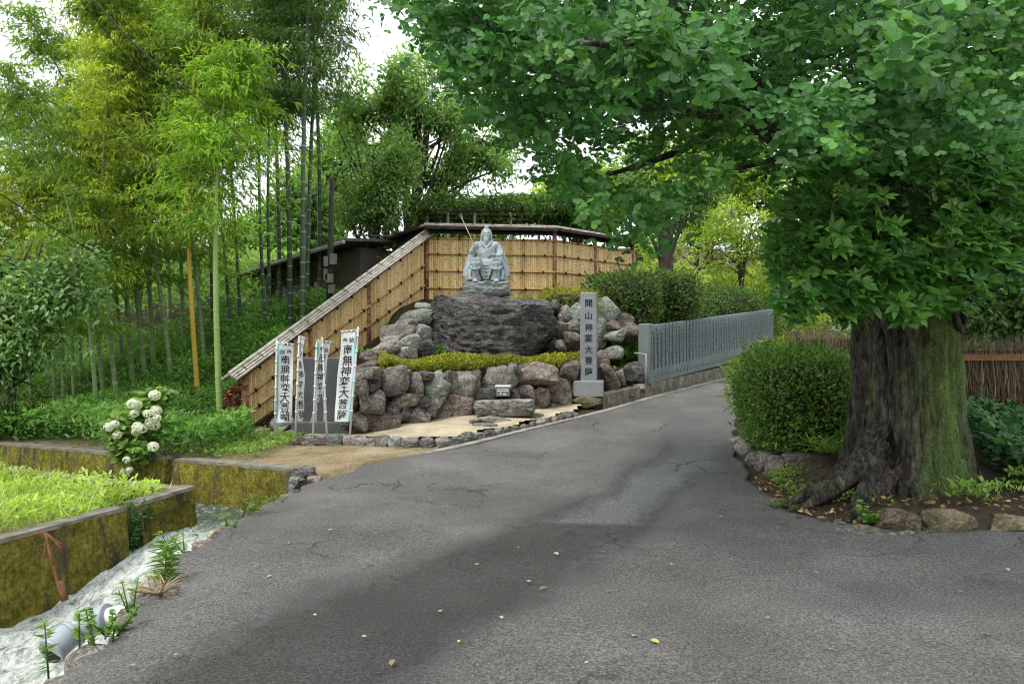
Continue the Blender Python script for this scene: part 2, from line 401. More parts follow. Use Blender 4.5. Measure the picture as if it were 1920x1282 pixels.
rf = np.stack([idx[:-1, :-1], idx[:-1, 1:], idx[1:, 1:], idx[1:, :-1]], -1).reshape(-1, 4)
# the forecourt to the right of the bend
fxs = np.linspace(3.55, 26, 70); fys = rows[rows <= 6.6]; fx, fy_ = np.meshgrid(fxs, fys); b0 = len(rv)
rv = np.concatenate([rv, np.stack([fx, fy_, road_z(fx, fy_)], -1).reshape(-1, 3)])
id2 = b0 + np.arange(fx.size).reshape(fx.shape)
rf = np.concatenate([rf, np.stack([id2[:-1, :-1], id2[:-1, 1:], id2[1:, 1:], id2[1:, :-1]], -1).reshape(-1, 4)])
# give the sheet a rim that drops into the ground
rim = []
def skirt(ids):
    global rv, rf
    b = len(rv); low = rv[ids] - np.array([0, 0, .16]); rv = np.concatenate([rv, low])
    k = np.arange(len(ids) - 1)
    rf = np.concatenate([rf, np.stack([ids[:-1], ids[1:], b + k + 1, b + k], 1)])
skirt(idx[:, 0]); skirt(idx[rows > 6.59][::-1, -1]); skirt(id2[-1][::-1])
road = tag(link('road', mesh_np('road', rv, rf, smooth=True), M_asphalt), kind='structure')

# ---- pale concrete gutter strip along the foot of the garden
def strip_along(pts, w0, w1, z0, z1, name, mat, parent=None, seg=.25, jag=0.0):
    """a solid band of rectangular section that follows a plan polyline; w0/w1 are offsets to the left side"""
    pts = [Vector(p) for p in pts]; out = []
    for a, b in zip(pts[:-1], pts[1:]):
        n = max(1, int((b - a).length / seg))
        out += [a.lerp(b, i / n) for i in range(n)]
    out.append(pts[-1]); vs = []; fs = []
    for i, p in enumerate(out):
        t = out[min(i + 1, len(out) - 1)] - out[max(i - 1, 0)]; nrm = Vector((-t.y, t.x, 0)).normalized()
        j = random.uniform(-jag, jag)
        for w, z in ((w0, z0), (w1 + j, z0), (w1 + j, z1), (w0, z1)):
            vs.append((p.x + nrm.x * w, p.y + nrm.y * w, p.z + z))
    for i in range(len(out) - 1):
        a, b = i * 4, i * 4 + 4
        for k in range(4): fs.append((a + k, b + k, b + (k + 1) % 4, a + (k + 1) % 4))
    e = (len(out) - 1) * 4
    fs += [(3, 2, 1, 0), (e, e + 1, e + 2, e + 3)]
    return MB().add(vs, fs).build(name, mat, parent)
def rz(x, y): return float(ramp_z(y) * sstep((x + 3.3) / 2.6))
M_pale_conc = nmat('pale_concrete', [(.3, (.15, .14, .12)), (.55, (.27, .255, .225)), (.8, (.38, .365, .33))], 5, .9, 60, .4, .01)
M_kerb = nmat('mossy_kerb_concrete', [(.3, (.075, .068, .045)), (.5, (.17, .155, .115)), (.72, (.33, .31, .26))], 6, .9, 40, .6, .02)
gut = [(x, y, rz(x, y)) for x, y in [(-1.15, 10.45), (-.75, 10.85), (0.2, 12.25), (1.0, 13.4), (1.66, 14.3), (2.92, 16.4), (5.9, 20.9), (8.7, 25.3)]]
gs = strip_along(gut, -.05, .10, -.1, .028, 'gutter_strip', M_pale_conc, jag=.015); tag(gs, kind='structure')
kb = [(x, y, rz(x, y)) for x, y in [(1.72, 14.85), (2.78, 16.55)]]
kb2 = [(x, y, rz(x, y)) for x, y in [(2.80, 16.58), (5.8, 21.1), (8.65, 25.6), (11.2, 29.6)]]
kerb = bpy.data.objects.new('kerb', None); COL.objects.link(kerb); tag(kerb, kind='structure')
strip_along(kb, .0, .24, -.2, .25, 'kerb_block', M_kerb, kerb); strip_along(kb2, .0, .34, -.2, .27, 'kerb_block', M_kerb, kerb)

# ---- water
m, nt, N, L, B = nodes_of('stream_water')
v = coords(nt, (1, .45, 1)); v1 = coords(nt)
f1 = tex(nt, v, 5, 10, .78, 2.2); f2 = tex(nt, v, 24, 8, .75, 1.0)
fo = math_n(nt, 'ADD', math_n(nt, 'MULTIPLY', f1, .7), math_n(nt, 'MULTIPLY', f2, .4))
sx = N.new('ShaderNodeSeparateXYZ'); L.new(v1, sx.inputs[0])
calm = N.new('ShaderNodeMapRange'); calm.inputs['From Min'].default_value = 8.2; calm.inputs['From Max'].default_value = 9.3
calm.inputs['To Min'].default_value = .10; calm.inputs['To Max'].default_value = -.04; L.new(sx.outputs['Y'], calm.inputs['Value'])
fo = math_n(nt, 'ADD', fo, calm.outputs[0])
c = ramp(nt, fo, [(.50, (.07, .10, .075)), (.57, (.24, .30, .25)), (.64, (.60, .65, .60)), (.74, (.86, .88, .85))])
L.new(c, B.inputs['Base Color'])
L.new(ramp(nt, fo, [(.5, .06), (.72, .38)]), B.inputs['Roughness']); B.inputs['IOR'].default_value = 1.33
bump(nt, B, math_n(nt, 'ADD', f1, f2), .8, .05)
M_water = m
wx = np.arange(-12, -2.15, .06); wy = np.concatenate([np.arange(-2, 3.2, .3), np.arange(3.2, 14.8, .06)])
ax, ay = np.meshgrid(wx, wy)
def water_z(x, y):
    t = sstep((y - 6.9) / 1.7)
    return -.86 * (1 - t) - .47 * t + np.where(x < -3.7, .0, 0)
p3 = np.stack([ax.ravel(), ay.ravel() * .6, np.zeros(ax.size)], 1)
turb = np.clip(1 - np.abs(ay - 7.0) / 2.4, .25, 1)
wz = water_z(ax, ay) + (wob(p3, 6).reshape(ax.shape) * .045 + wob(p3, 15, 2).reshape(ax.shape) * .035 + wob(p3, 31, 4).reshape(ax.shape) * .02 + RNG.normal(0, .009, ax.shape)) * turb
inside = (ax < road_l(ay) + .15) & (ay < back_wall_y(ax) + .2) & ~((ax < front_wall_x(ay) - .1) & (ay < back_wall_y(ax) - 1.35))
idx = np.arange(ax.size).reshape(ax.shape)
q = np.stack([idx[:-1, :-1], idx[:-1, 1:], idx[1:, 1:], idx[1:, :-1]], -1)
ok = inside[:-1, :-1] & inside[:-1, 1:] & inside[1:, 1:] & inside[1:, :-1]
qf = q[ok]
used, inv = np.unique(qf, return_inverse=True)
wv_ = np.stack([ax, ay, wz], -1).reshape(-1, 3)[used]
water = tag(link('stream_water', mesh_np('stream_water', wv_, inv.reshape(-1, 4), smooth=True), M_water), kind='structure')

# ---- mossy concrete channel walls
m, nt, N, L, B = nodes_of('mossy_concrete')
v = coords(nt); vz = coords(nt, (1.2, 1.2, .30)); vd = coords(nt, (1, 1, .08))
c = ramp(nt, tex(nt, vz, 6, 9, .7), [(.3, (.05, .042, .025)), (.55, (.14, .12, .08)), (.8, (.27, .25, .19))])
ms_ = tex(nt, vz, 3.2, 10, .75); mf = tex(nt, v, 45, 6, .75)
ms2 = math_n(nt, 'ADD', ms_, math_n(nt, 'MULTIPLY', math_n(nt, 'SUBTRACT', mf, .5), .45))
mcol = ramp(nt, tex(nt, v, 18, 8, .8), [(.3, (.04, .042, .005)), (.45, (.185, .17, .024)), (.64, (.44, .39, .075))])
c = mix(nt, ramp(nt, ms2, [(.40, 0), (.50, 1)]), c, mcol)
c = mix(nt, ramp(nt, tex(nt, vd, 7, 8, .7), [(.55, 0), (.66, .65)]), c, (.045, .034, .016))
c = mix(nt, 1.0, c, ramp(nt, tex(nt, v, 2.2, 6), [(.3, .55), (.65, 1.25)]), 'MULTIPLY')
L.new(c, B.inputs['Base Color']); B.inputs['Roughness'].default_value = .95; B.inputs['Specular IOR Level'].default_value = .1
bump(nt, B, math_n(nt, 'ADD', math_n(nt, 'MULTIPLY', mf, 1.2), ms_), 1.0, .06)
M_mossy = m
M_coping = nmat('wall_coping_concrete', [(.3, (.09, .08, .06)), (.55, (.19, .175, .14)), (.8, (.28, .265, .22))], 7, .9, 50, .5, .01)
def channel_wall(name, label, a, b, thick, batter, zb, za_top, zb_top, flip=1, seg=.12):
    """concrete bank wall; the face (with batter) is on the right of a->b when flip is 1"""
    a = Vector(a); b = Vector(b); d = (b - a); Ln = d.length; d.normalize(); nr = Vector((d.y, -d.x)) * flip
    root = thing(name, label, 'wall', (a.x, a.y, zb))
    n = int(Ln / seg); mz = 9; vs = []; fs = []
    for i in range(n + 1):
        t = i / n; p = a.lerp(b, t); zt = za_top + (zb_top - za_top) * t
        for k in range(mz + 1):
            h = k / mz; z = zb + (zt - zb) * h
            off = batter * (1 - h) + .022 * noise.noise(Vector((p.x * 5, p.y * 5, z * 5))) + .012 * noise.noise(Vector((p.x * 17, p.y * 17, z * 15)))
            vs.append((p.x + nr.x * off, p.y + nr.y * off, z))
        vs.append((p.x - nr.x * thick, p.y - nr.y * thick, zt)); vs.append((p.x - nr.x * thick, p.y - nr.y * thick, zb))
    w = mz + 3
    for i in range(n):
        for k in range(w): fs.append((i * w + k, (i + 1) * w + k, (i + 1) * w + (k + 1) % w, i * w + (k + 1) % w))
    fs += [tuple(range(w)), tuple(reversed(range(n * w, n * w + w)))]
    if flip > 0: fs = [tuple(reversed(f)) for f in fs]
    mb = MB(); mb.add(vs, fs, False); mb.build('mossy_face', M_mossy, root)
    ca = Vector((a.x, a.y, za_top)) ; cb_ = Vector((b.x, b.y, zb_top))
    s = flip
    cp = strip_along([ca, cb_], -.005 * s, (thick + .01) * s, -.01, .03, 'coping', M_coping, root, jag=.004)
    return root
fw = lambda y: (float(front_wall_x(y)), y)
channel_wall('channel_wall', 'mossy yellow green concrete stream wall in front of the bright field', fw(1.5), fw(8.05), .17, .12, -1.2, -.20, -.11)
channel_wall('channel_wall', 'short mossy end block of the stream wall beside the white water drop', fw(8.22), fw(8.95), .17, .10, -1.2, -.10, -.06)
channel_wall('channel_wall', 'low wall closing the back of the bright field along the hidden channel', (-3.7, 9.0), (-13, 13.6), .16, .04, -1.2, -.08, -.12)
channel_wall('channel_wall', 'mossy brown concrete bank wall below the bare earth', (-4.45, float(back_wall_y(-4.45))), (-2.5, float(back_wall_y(-2.5))), .22, .16, -1.2, .03, .05)
channel_wall('channel_wall', 'long mossy bank wall under the bamboo undergrowth', (-13, float(back_wall_y(-13))), (-4.6, float(back_wall_y(-4.6))), .22, .16, -1.2, .02, .03)
channel_wall('channel_wall', 'stream side retaining wall below the edge of the asphalt', (-1.82, -2), (-2.36, 8.9), .2, .02, -1.2, -.16, -.1, flip=-1)

# ================================================================ ROCKS AND WALLS
_ico = {}
def ico(sub):
    if sub not in _ico:
        bm = bmesh.new(); bmesh.ops.create_icosphere(bm, subdivisions=sub, radius=1)
        bm.verts.ensure_lookup_table()
        _ico[sub] = (np.array([v.co[:] for v in bm.verts]), np.array([[v.index for v in f.verts] for f in bm.faces])); bm.free()
    return _ico[sub]
def rock_mesh(name, size, seed, sub=3, cuts=7, cutlo=.62, box=.5, amp=.06, freq=2.2, strata=0.0, rot=0.0, ridged=0.0):
    rg = np.random.default_rng(seed)
    V, F = ico(sub); V = V.copy()
    if box:                                   # push the ball towards a rounded block
        p = V / np.max(np.abs(V), axis=1, keepdims=True); V = V * (1 - box) + p * box * .86
    for _ in range(cuts):                     # cleave flat faces
        n = rg.normal(size=3); n /= np.linalg.norm(n); d = rg.uniform(cutlo, .86)
        h = V @ n - d; V -= np.where(h > 0, h, 0)[:, None] * n * .92
    off = rg.uniform(0, 50, 3)
    for i in range(len(V)):
        q = Vector(V[i] * freq + off)
        a = noise.noise(q) * amp * .6 + (.35 - abs(noise.noise(q * 2.1))) * amp * .9
        if sub > 3: a += noise.noise(q * 6.1) * amp * .3
        if strata:
            w = V[i][2] * 5 + 1.5 * noise.noise(q * .7) + .5 * noise.noise(q * 2.2) + V[i][0] * .35
            a += strata * (abs((w % 1) - .5) * 2 - .5) + strata * .8 * (abs(((w * 2.3 + .4 * noise.noise(q * 2)) % 1) - .5) * 2 - .5)
        V[i] *= 1 + a
    V *= np.array(size)
    if rot:
        c, s = math.cos(rot), math.sin(rot)
        V[:, [0, 2]] = np.stack([V[:, 0] * c - V[:, 2] * s, V[:, 0] * s + V[:, 2] * c], 1)
    return mesh_np(name, V, F, smooth=(sub > 3))
M_rk_grey = rockmat('grey_rock', [(.3, (.06, .053, .045)), (.5, (.175, .16, .138)), (.72, (.33, .31, .275))])
M_rk_green = rockmat('green_schist', [(.3, (.075, .085, .07)), (.5, (.19, .21, .175)), (.72, (.33, .355, .31))], strata=True)
M_rk_brown = rockmat('brown_rock', [(.3, (.055, .038, .03)), (.5, (.145, .11, .09)), (.72, (.27, .215, .18))])
M_rk_dark = rockmat('dark_strata_rock', [(.32, (.028, .024, .024)), (.43, (.13, .118, .114)), (.54, (.29, .27, .258)), (.70, (.50, .48, .45))], 2.6, strata=True, bstr=1.0, bdist=.12)
M_rk_moss = rockmat('mossy_brown_rock', [(.3, (.06, .042, .025)), (.5, (.17, .125, .075)), (.72, (.28, .22, .15))], moss=.35)
M_mortar = nmat('dark_joint_earth', [(.3, (.02, .017, .014)), (.7, (.06, .05, .04))], 8, .95, 30, .7, .03)
RK = {'g': M_rk_grey, 's': M_rk_green, 'b': M_rk_brown, 'd': M_rk_dark, 'm': M_rk_moss}
_seed = [100]
def stone(parent, px, py, hw, hh, Y, kind='g', depth=None, name='stone', rot=0.0, sub=3, strata=0.0, box=.55, dy=0.0, cuts=6):
    _seed[0] += 1
    k = Y / F_PX; c = P(px, py, Y + dy)
    me = rock_mesh(name, (hw * k, depth if depth else min(hw, hh) * k * .95, hh * k), _seed[0], sub, cuts, .6, box, .10, 2.4, strata, rot)
    o = link(name, me, RK[kind], parent)
    o.matrix_parent_inverse = Matrix.Identity(4); o.location = c - (parent.location if parent else Vector())
    return o

# ---- front retaining wall of the garden
def wall_Y(px):        # depth of the wall face along its curved plan
    return float(np.interp(px, [655, 690, 780, 880, 1010, 1085, 1140, 1215], [12.35, 12.3, 12.95, 13.45, 14.35, 15.0, 15.6, 16.5]))
sw = thing('stone_wall', 'curved retaining wall of big fitted boulders below the azalea strip', 'stone wall', (-.5, 13.3, .2))
ws = [(738,714,27,26,'g'),(779,721,18,22,'g'),(815,735,31,31,'s'),(873,722,30,30,'g'),(932,716,37,27,'g'),(1009,705,46,25,'b'),(1068,696,24,20,'b'),
      (681,724,15,26,'g'),(703,757,24,26,'g'),(757,750,30,15,'g'),(739,770,17,18,'d'),(677,790,14,18,'g'),(720,788,32,21,'b'),(779,783,30,24,'g'),
      (846,771,40,32,'b'),(843,703,13,11,'b'),(984,735,20,14,'b'),(1012,748,18,22,'b'),(1045,736,24,29,'b'),(906,744,24,17,'g'),(1075,735,16,24,'b'),
      (795,752,14,12,'d'),(760,772,14,14,'d'),(812,768,10,14,'g'),(962,742,16,13,'d'),(760,700,10,9,'d'),(900,770,22,18,'d'),(963,765,22,16,'d'),
      (1000,770,22,11,'b'),(1040,764,26,10,'b'),(660,752,11,20,'d'),(655,785,10,20,'d'),(800,705,14,10,'d'),(963,690,12,10,'d'),(893,705,9,12,'d'),(704,718,12,16,'d'),(690,700,22,12,'g'),(1088,712,12,18,'d')]
for q, (a, b, c, d, k) in enumerate(ws):
    stone(sw, a, b, c * 1.2, d * 1.2, wall_Y(a) + .16, k, depth=.30, rot=random.uniform(-.15, .15) + (.45 if q == 2 else 0), box=.7, cuts=9, sub=4)
# earth core behind the boulders
core = [(PX(p, wall_Y(p) + .22), wall_Y(p) + .22, 0.0) for p in (652, 690, 740, 800, 860, 920, 980, 1040, 1100, 1150)]
strip_along(core, 0, .3, .05, 1.1, 'wall_core', M_mortar, sw)
# lump of natural rocks right of the pillar, down to the kerb
rr_ = thing('rock_pile', 'jumble of tilted brown rocks between the inscribed pillar and granite fence', 'rocks', (2.0, 16.0, .6))
for (a, b, c, d, k, ro, dy) in [(1140,706,16,32,'b',.55,.0),(1163,706,12,20,'g',.3,.1),(1188,700,20,25,'d',0,.2),(1150,662,22,17,'s',0,.3),(1130,676,14,22,'b',.2,.2),
        (1172,740,18,8,'g',0,-.1),(1196,728,16,10,'g',0,0),(1110,722,12,18,'b',0,.1),(1128,742,14,9,'g',0,-.1),(1205,668,12,14,'d',0,.5)]:
    stone(rr_, a, b, c, d, wall_Y(a) + .25, k, depth=.22, rot=ro, dy=dy, box=.4)
# rock bank left and right of the great boulder
rb = thing('rock_bank', 'sloping bank of grey rocks under the stepped bamboo fence', 'rocks', (-2.3, 14.0, 1.2))
for (a, b, c, d, Y, k, st) in [(785,598,38,20,15.8,'s',.03),(748,628,40,22,14.6,'g',.02),(770,645,24,18,14.2,'s',0),(726,655,30,16,13.6,'g',0),(700,668,26,14,13.2,'b',0),
        (758,665,26,16,13.7,'g',0),(790,630,20,24,14.7,'g',0),(735,640,22,14,14.3,'g',0),(800,655,18,20,14.4,'d',0),(688,690,26,12,12.9,'b',0),(765,610,26,14,15.3,'g',0),(795,575,18,10,16.6,'s',0),(722,676,20,10,13.2,'s',0)]:
    stone(rb, a, b, c, d, Y, k, depth=.35, rot=random.uniform(-.3, .5), strata=st, box=.4)
rc = thing('rock_bank', 'pale and brown rocks stacked behind the inscribed pillar', 'rocks', (1.6, 16.6, 1.2))
for (a, b, c, d, Y, k) in [(1057,592,16,20,16.6,'g'),(1078,587,17,19,16.7,'s'),(1052,618,14,18,16.2,'g'),(1074,615,18,15,16.3,'g'),(1070,640,24,18,16.0,'b'),(1050,650,14,14,15.8,'d'),
        (1140,585,26,28,17.3,'s'),(1122,620,18,34,16.9,'s'),(1168,600,22,20,17.5,'b'),(1180,622,28,20,17.3,'g'),(1150,630,28,14,16.9,'s'),(1148,612,18,12,17.0,'b'),(1100,650,22,14,16.2,'b'),(1040,575,10,14,16.6,'d'),(1196,600,14,22,17.9,'d')]:
    stone(rc, a, b, c * 1.05, d * 1.08, Y, k, depth=.3, rot=random.uniform(-.3, .3), box=.42, cuts=8)
# stones at the foot of the bamboo fence
rf_ = thing('rock_bank', 'small grey stones at the foot of the fence beside the dark stele', 'rocks', (-3.8, 12.9, .1))
for (a, b, c, d, Y, k) in [(495,810,18,10,12.9,'g'),(530,797,24,16,12.9,'s'),(510,818,26,7,12.6,'g'),(545,812,14,9,12.6,'g'),(478,822,14,5,12.7,'g')]:
    stone(rf_, a, b, c, d, Y, k, depth=.2, strata=.03)
# the great layered boulder
boul = rock_mesh('great_boulder', (1.40, .98, .84), 77, 6, 10, .74, .62, .12, 2.3, .036)
bo = link('great_boulder', boul, M_rk_dark); bo.location = P(920, 622, 15.75)
tag(bo, 'huge dark layered boulder carrying the seated stone statue', 'boulder')
# flat stones in front of the wall
st_ = thing('stone_bench', 'long layered stone slab lying at the foot of the wall', 'stone', P(946, 775, 13.2))
stone(st_, 946, 763, 63, 17, 13.3, 'g', depth=.34, name='slab', strata=.05, sub=5, box=.75, cuts=3)
sp_ = thing('stepping_stones', 'flat stepping stones between the slab and the road', 'stone steps', P(940, 795, 12.7))
for (a, b, c, d, Y, k) in [(921,787,46,8,12.8,'g'),(909,801,28,9,12.4,'g'),(962,793,26,8,12.9,'b'),(997,783,27,9,13.4,'g')]:
    stone(sp_, a, b, c, d, Y, k, depth=.26, strata=.03, box=.6)
# sand bed between wall and edging
M_sand = nmat('pale_sand', [(.3, (.30, .245, .165)), (.55, (.44, .375, .265)), (.8, (.50, .44, .33))], 3, .95, 70, .5, .015)
bedp = [(-3.3, 12.05), (-2.3, 11.72), (-1.5, 11.2), (-.6, 11.5), (.35, 12.75), (1.1, 13.85), (1.35, 14.75), (.5, 14.6), (-.65, 13.75), (-1.5, 13.3), (-2.5, 12.75), (-3.2, 12.8)]
bx_ = np.arange(-3.4, 1.6, .09); by_ = np.arange(11, 15, .09); ax, ay = np.meshgrid(bx_, by_)
ins = inpoly(ax, ay, bedp); idx = np.arange(ax.size).reshape(ax.shape)
zz = gz(ax, np.minimum(ay, bound(ax) - .05)) + .085 + .02 * np.sin(ax * 3 + ay * 5)
q = np.stack([idx[:-1, :-1], idx[:-1, 1:], idx[1:, 1:], idx[1:, :-1]], -1)
okq = ins[:-1, :-1] & ins[:-1, 1:] & ins[1:, 1:] & ins[1:, :-1]
used, inv = np.unique(q[okq], return_inverse=True)
tag(link('sand_bed', mesh_np('sand_bed', np.stack([ax, ay, zz], -1).reshape(-1, 3)[used], inv.reshape(-1, 4), smooth=True), M_sand), kind='structure')
# edging stones
ed = thing('stone_edging', 'row of small rounded stones edging the sand bed', 'stone edging', (-1.5, 11.4, .1))
epts = [(-3.35, 11.98), (-2.3, 11.62), (-1.55, 11.12), (-1.05, 10.98), (-.55, 11.45), (.4, 12.75), (1.15, 13.8)]
i = 0; d_acc = 0
for a, b in zip(epts[:-1], epts[1:]):
    a = Vector(a); b = Vector(b); n = max(2, int((b - a).length / .21))
    for k in range(n):
        p = a.lerp(b, (k + .5) / n); sz = random.uniform(.085, .14) * (1.0 if p.x < -.9 else .8)
        _seed[0] += 1
        me = rock_mesh('stone', (sz * random.uniform(1, 1.35), sz * .8, sz * random.uniform(.75, 1.0)), _seed[0], 3, 4, .7, .45, .08)
        o = link('stone', me, RK[random.choice('ggsbd')], ed); o.matrix_parent_inverse = Matrix.Identity(4)
        o.location = Vector((p.x, p.y, gz1(p.x, p.y) + sz * .45)) - ed.location; o.rotation_euler.z = math.atan2(b.y - a.y, b.x - a.x) + random.uniform(-.3, .3)
# broken stones where the bank wall meets the asphalt
br = thing('stone_stack', 'dark broken stones at the end of the mossy bank wall', 'stones', P(575, 905, 9.3))
for (a, b, c, d, Y, k) in [(572,884,24,10,9.35,'d'),(560,905,20,14,9.25,'d'),(590,898,14,8,9.2,'b'),(553,922,16,12,9.2,'d'),(585,912,14,8,9.1,'d')]:
    stone(br, a, b, c, d, Y, k, depth=.14, strata=.04)

# ================================================================ GRANITE PILLAR, FENCE, STELE
def granite(name, a, b):
    m, nt, N, L, B = nodes_of(name)
    v = coords(nt)
    c = ramp(nt, tex(nt, v, 130, 4, .8), [(.33, tuple(x * .35 for x in a)), (.5, a), (.68, b)])
    c = mix(nt, 1.0, c, ramp(nt, tex(nt, v, 2.5, 6), [(.3, .78), (.7, 1.12)]), 'MULTIPLY')
    L.new(c, B.inputs['Base Color']); B.inputs['Roughness'].default_value = .6; B.inputs['Specular IOR Level'].default_value = .35
    bump(nt, B, tex(nt, v, 160, 3), .15, .004)
    return m
M_granite = granite('grey_granite', (.24, .265, .275), (.36, .385, .395))
M_granite_f = granite('bluish_fence_granite', (.17, .205, .205), (.27, .305, .305))
M_granite_d = granite('dark_granite', (.085, .092, .095), (.15, .158, .16))
M_ink = nmat('black_ink', [(.3, (.008, .008, .009)), (.7, (.016, .016, .018))], 20, .7, 20, 0)
_gl = {}
def glyph(ch, off=.012):
    if (ch, off) not in _gl:
        cu = bpy.data.curves.new('glyph', 'FONT'); cu.body = ch; cu.size = 1; cu.offset = off; cu.resolution_u = 2
        ob = bpy.data.objects.new('glyph', cu); COL.objects.link(ob)
        bpy.context.view_layer.update()
        me = bpy.data.meshes.new_from_object(ob.evaluated_get(bpy.context.evaluated_depsgraph_get()))
        V = np.array([v.co[:2] for v in me.vertices]) if len(me.vertices) else np.zeros((0, 2))
        Fc = [list(p.vertices) for p in me.polygons]
        if len(V): V = V - (V.max(0) + V.min(0)) / 2
        bpy.data.objects.remove(ob); bpy.data.meshes.remove(me); bpy.data.curves.remove(cu)
        _gl[(ch, off)] = (V, Fc)
    return _gl[(ch, off)]
def chip_box(mb, c, size, bev=.012, M=None):
    """box with chamfered vertical edges and top"""
    x, y, z = size[0] / 2, size[1] / 2, size[2]
    ring = [(-x + bev, -y), (x - bev, -y), (x, -y + bev), (x, y - bev), (x - bev, y), (-x + bev, y), (-x, y - bev), (-x, -y + bev)]
    vs = []
    for zz, k in ((0, 1), (z - bev, 1), (z, 0)):
        for (a, b) in ring:
            p = Vector((a if k else a * (1 - bev / x), b if k else b * (1 - bev / y), zz))
            if M is not None: p = M @ p
            vs.append(p + Vector(c))
    fs = [tuple(reversed(range(8)))] + [tuple(range(16, 24))]
    for r in range(2):
        for k in range(8): fs.append((r * 8 + k, r * 8 + (k + 1) % 8, r * 8 + 8 + (k + 1) % 8, r * 8 + 8 + k))
    return mb.add(vs, fs)
def chars(mb, items, place):
    """items: (char, x, z, size); place maps (x,z)->Vector"""
    for ch, x, z, s in items:
        V, Fc = glyph(ch)
        mb.add([place(x + p[0] * s, z + p[1] * s) for p in V], Fc)
    return mb
Yp = 15.0; pk = Yp / F_PX
pz0 = PZ(741, Yp); pxm = PX(1104, Yp)
pl = thing('inscribed_pillar', 'tall square granite pillar with black carved characters on a granite plinth', 'stone pillar', (pxm, Yp, pz0))
yaw = Matrix.Rotation(R(-7), 3, 'Z')
chip_box(MB(), (pxm, Yp, pz0), (.56, .50, .285), .015, yaw).build('plinth', M_granite, pl)
hsh = PZ(549, Yp) - pz0 - .285
chip_box(MB(), (pxm, Yp, pz0 + .285), (.315, .30, hsh), .014, yaw).build('shaft', M_granite, pl)
items = []
for i, ch in enumerate('開山神變大菩薩'):
    items.append((ch, 0, PZ([569, 592, 614, 634, 655, 675, 696][i], Yp) - pz0, .155))
def on_pillar(x, z):
    p = yaw @ Vector((x, -.154, z)); return p + Vector((pxm, Yp, pz0))
chars(MB(), items, on_pillar).build('lettering', M_ink, pl)
ps = thing('pillar_base_stone', 'rough brown stone under the pillar plinth', 'stone', P(1098, 765, 15))
stone(ps, 1096, 752, 36, 13, 15.0, 'm', depth=.36, name='stone_block', box=.8, cuts=3)

def strokes(mb, cx, cz, s, place, rng, dens=5):
    """worn unreadable carved sign: a few short strokes"""
    for _ in range(dens):
        if rng.random() < .5: w, h = s * rng.uniform(.5, .95), s * .13
        else: w, h = s * .13, s * rng.uniform(.4, .9)
        ox, oz = rng.uniform(-.3, .3) * s, rng.uniform(-.35, .35) * s
        if w > h: ox *= .25
        q = [(-w / 2, -h / 2), (w / 2, -h / 2), (w / 2, h / 2), (-w / 2, h / 2)]
        mb.add([place(cx + ox + a, cz + oz + b) for a, b in q], [(0, 1, 2, 3)])
# granite donor fence
fa = Vector((2.92, 16.72)); fb = Vector((8.55, 25.5)); fd = (fb - fa); FL = fd.length; fd.normalize()
gfz = lambda s: rz(2.66, 16.72) + .27 + s * .0555
gf_ = thing('granite_fence', 'long row of close set inscribed granite posts along the uphill road', 'stone fence', (fa.x, fa.y, gfz(0)))
ang = math.atan2(fd.y, fd.x); Mf = Matrix.Rotation(ang, 3, 'Z')
# base rail
vs = []; rail_h = .25; rl_k = lambda s: 1 + .055 * s
n = 24
for i in range(n + 1):
    s = FL * i / n; p = fa + fd * s; nl = Vector((-fd.y, fd.x))
    for w, z in ((.02, 0), (.24, 0), (.24, rail_h), (.02, rail_h)):
        vs.append((p.x + nl.x * w, p.y + nl.y * w, gfz(s) + (z * rl_k(s))))
fs = []
for i in range(n):
    for k in range(4): fs.append((i * 4 + k, i * 4 + (k + 1) % 4, i * 4 + 4 + (k + 1) % 4, i * 4 + 4 + k))
fs += [(3, 2, 1, 0), (n * 4, n * 4 + 1, n * 4 + 2, n * 4 + 3)]
brl = MB().add(vs, [tuple(reversed(f)) for f in fs]).build('base_rail', M_granite_f, gf_)
post_me = chip_box(MB(), (0, 0, 0), (.145, .11, .98), .014).mesh('post'); post_me.materials.append(M_granite_f)
end_me = chip_box(MB(), (0, 0, 0), (.24, .26, 1.27), .02).mesh('end_post'); end_me.materials.append(M_granite_f)
rng0 = np.random.default_rng(3); sp = .222; npost = int(FL / sp)
marks = []
for kx in range(8):
    mb = MB()
    for j in range(8 - kx % 3): strokes(mb, 0, .86 - j * .098, .075, lambda x, z: Vector((x, -.0575, z)), rng0, 5)
    me = mb.mesh('lettering'); me.materials.append(M_ink); marks.append(me)
def wmesh(name, me, parent, loc, rz_):
    o = link(name, me, None, parent); o.matrix_parent_inverse = Matrix.Identity(4)
    o.location = Vector(loc) - parent.location; o.rotation_euler.z = rz_; return o
for i in range(npost + 1):
    s = .1 + i * sp; p = fa + fd * s + Vector((-fd.y, fd.x)) * .13
    if i == 0:
        o = wmesh('end_post', end_me, gf_, (p.x, p.y, gfz(s) - .0), ang)
    else:
        o = wmesh('post', post_me, gf_, (p.x, p.y, gfz(s) + rail_h * rl_k(s) - .005), ang)
    l = link('lettering', marks[i % 8], None, o); l['kind'] = 'stuff'; l.matrix_parent_inverse = Matrix.Identity(4)
    if i == 0: l.location = (0, -.076, .2)
mb = MB()
for i in range(npost + 1):
    s = .1 + i * sp; p = fa + fd * s
    pl_ = lambda x, z, p=p, s=s: Vector((p.x + fd.x * x + (fd.y) * -.0 - (-fd.y) * -.016, p.y + fd.y * x - fd.x * -.016, gfz(s) + z))
    strokes(mb, 0, .13, .08, pl_, rng0, 4)
mb.build('lettering', M_ink, brl)['kind'] = 'stuff'
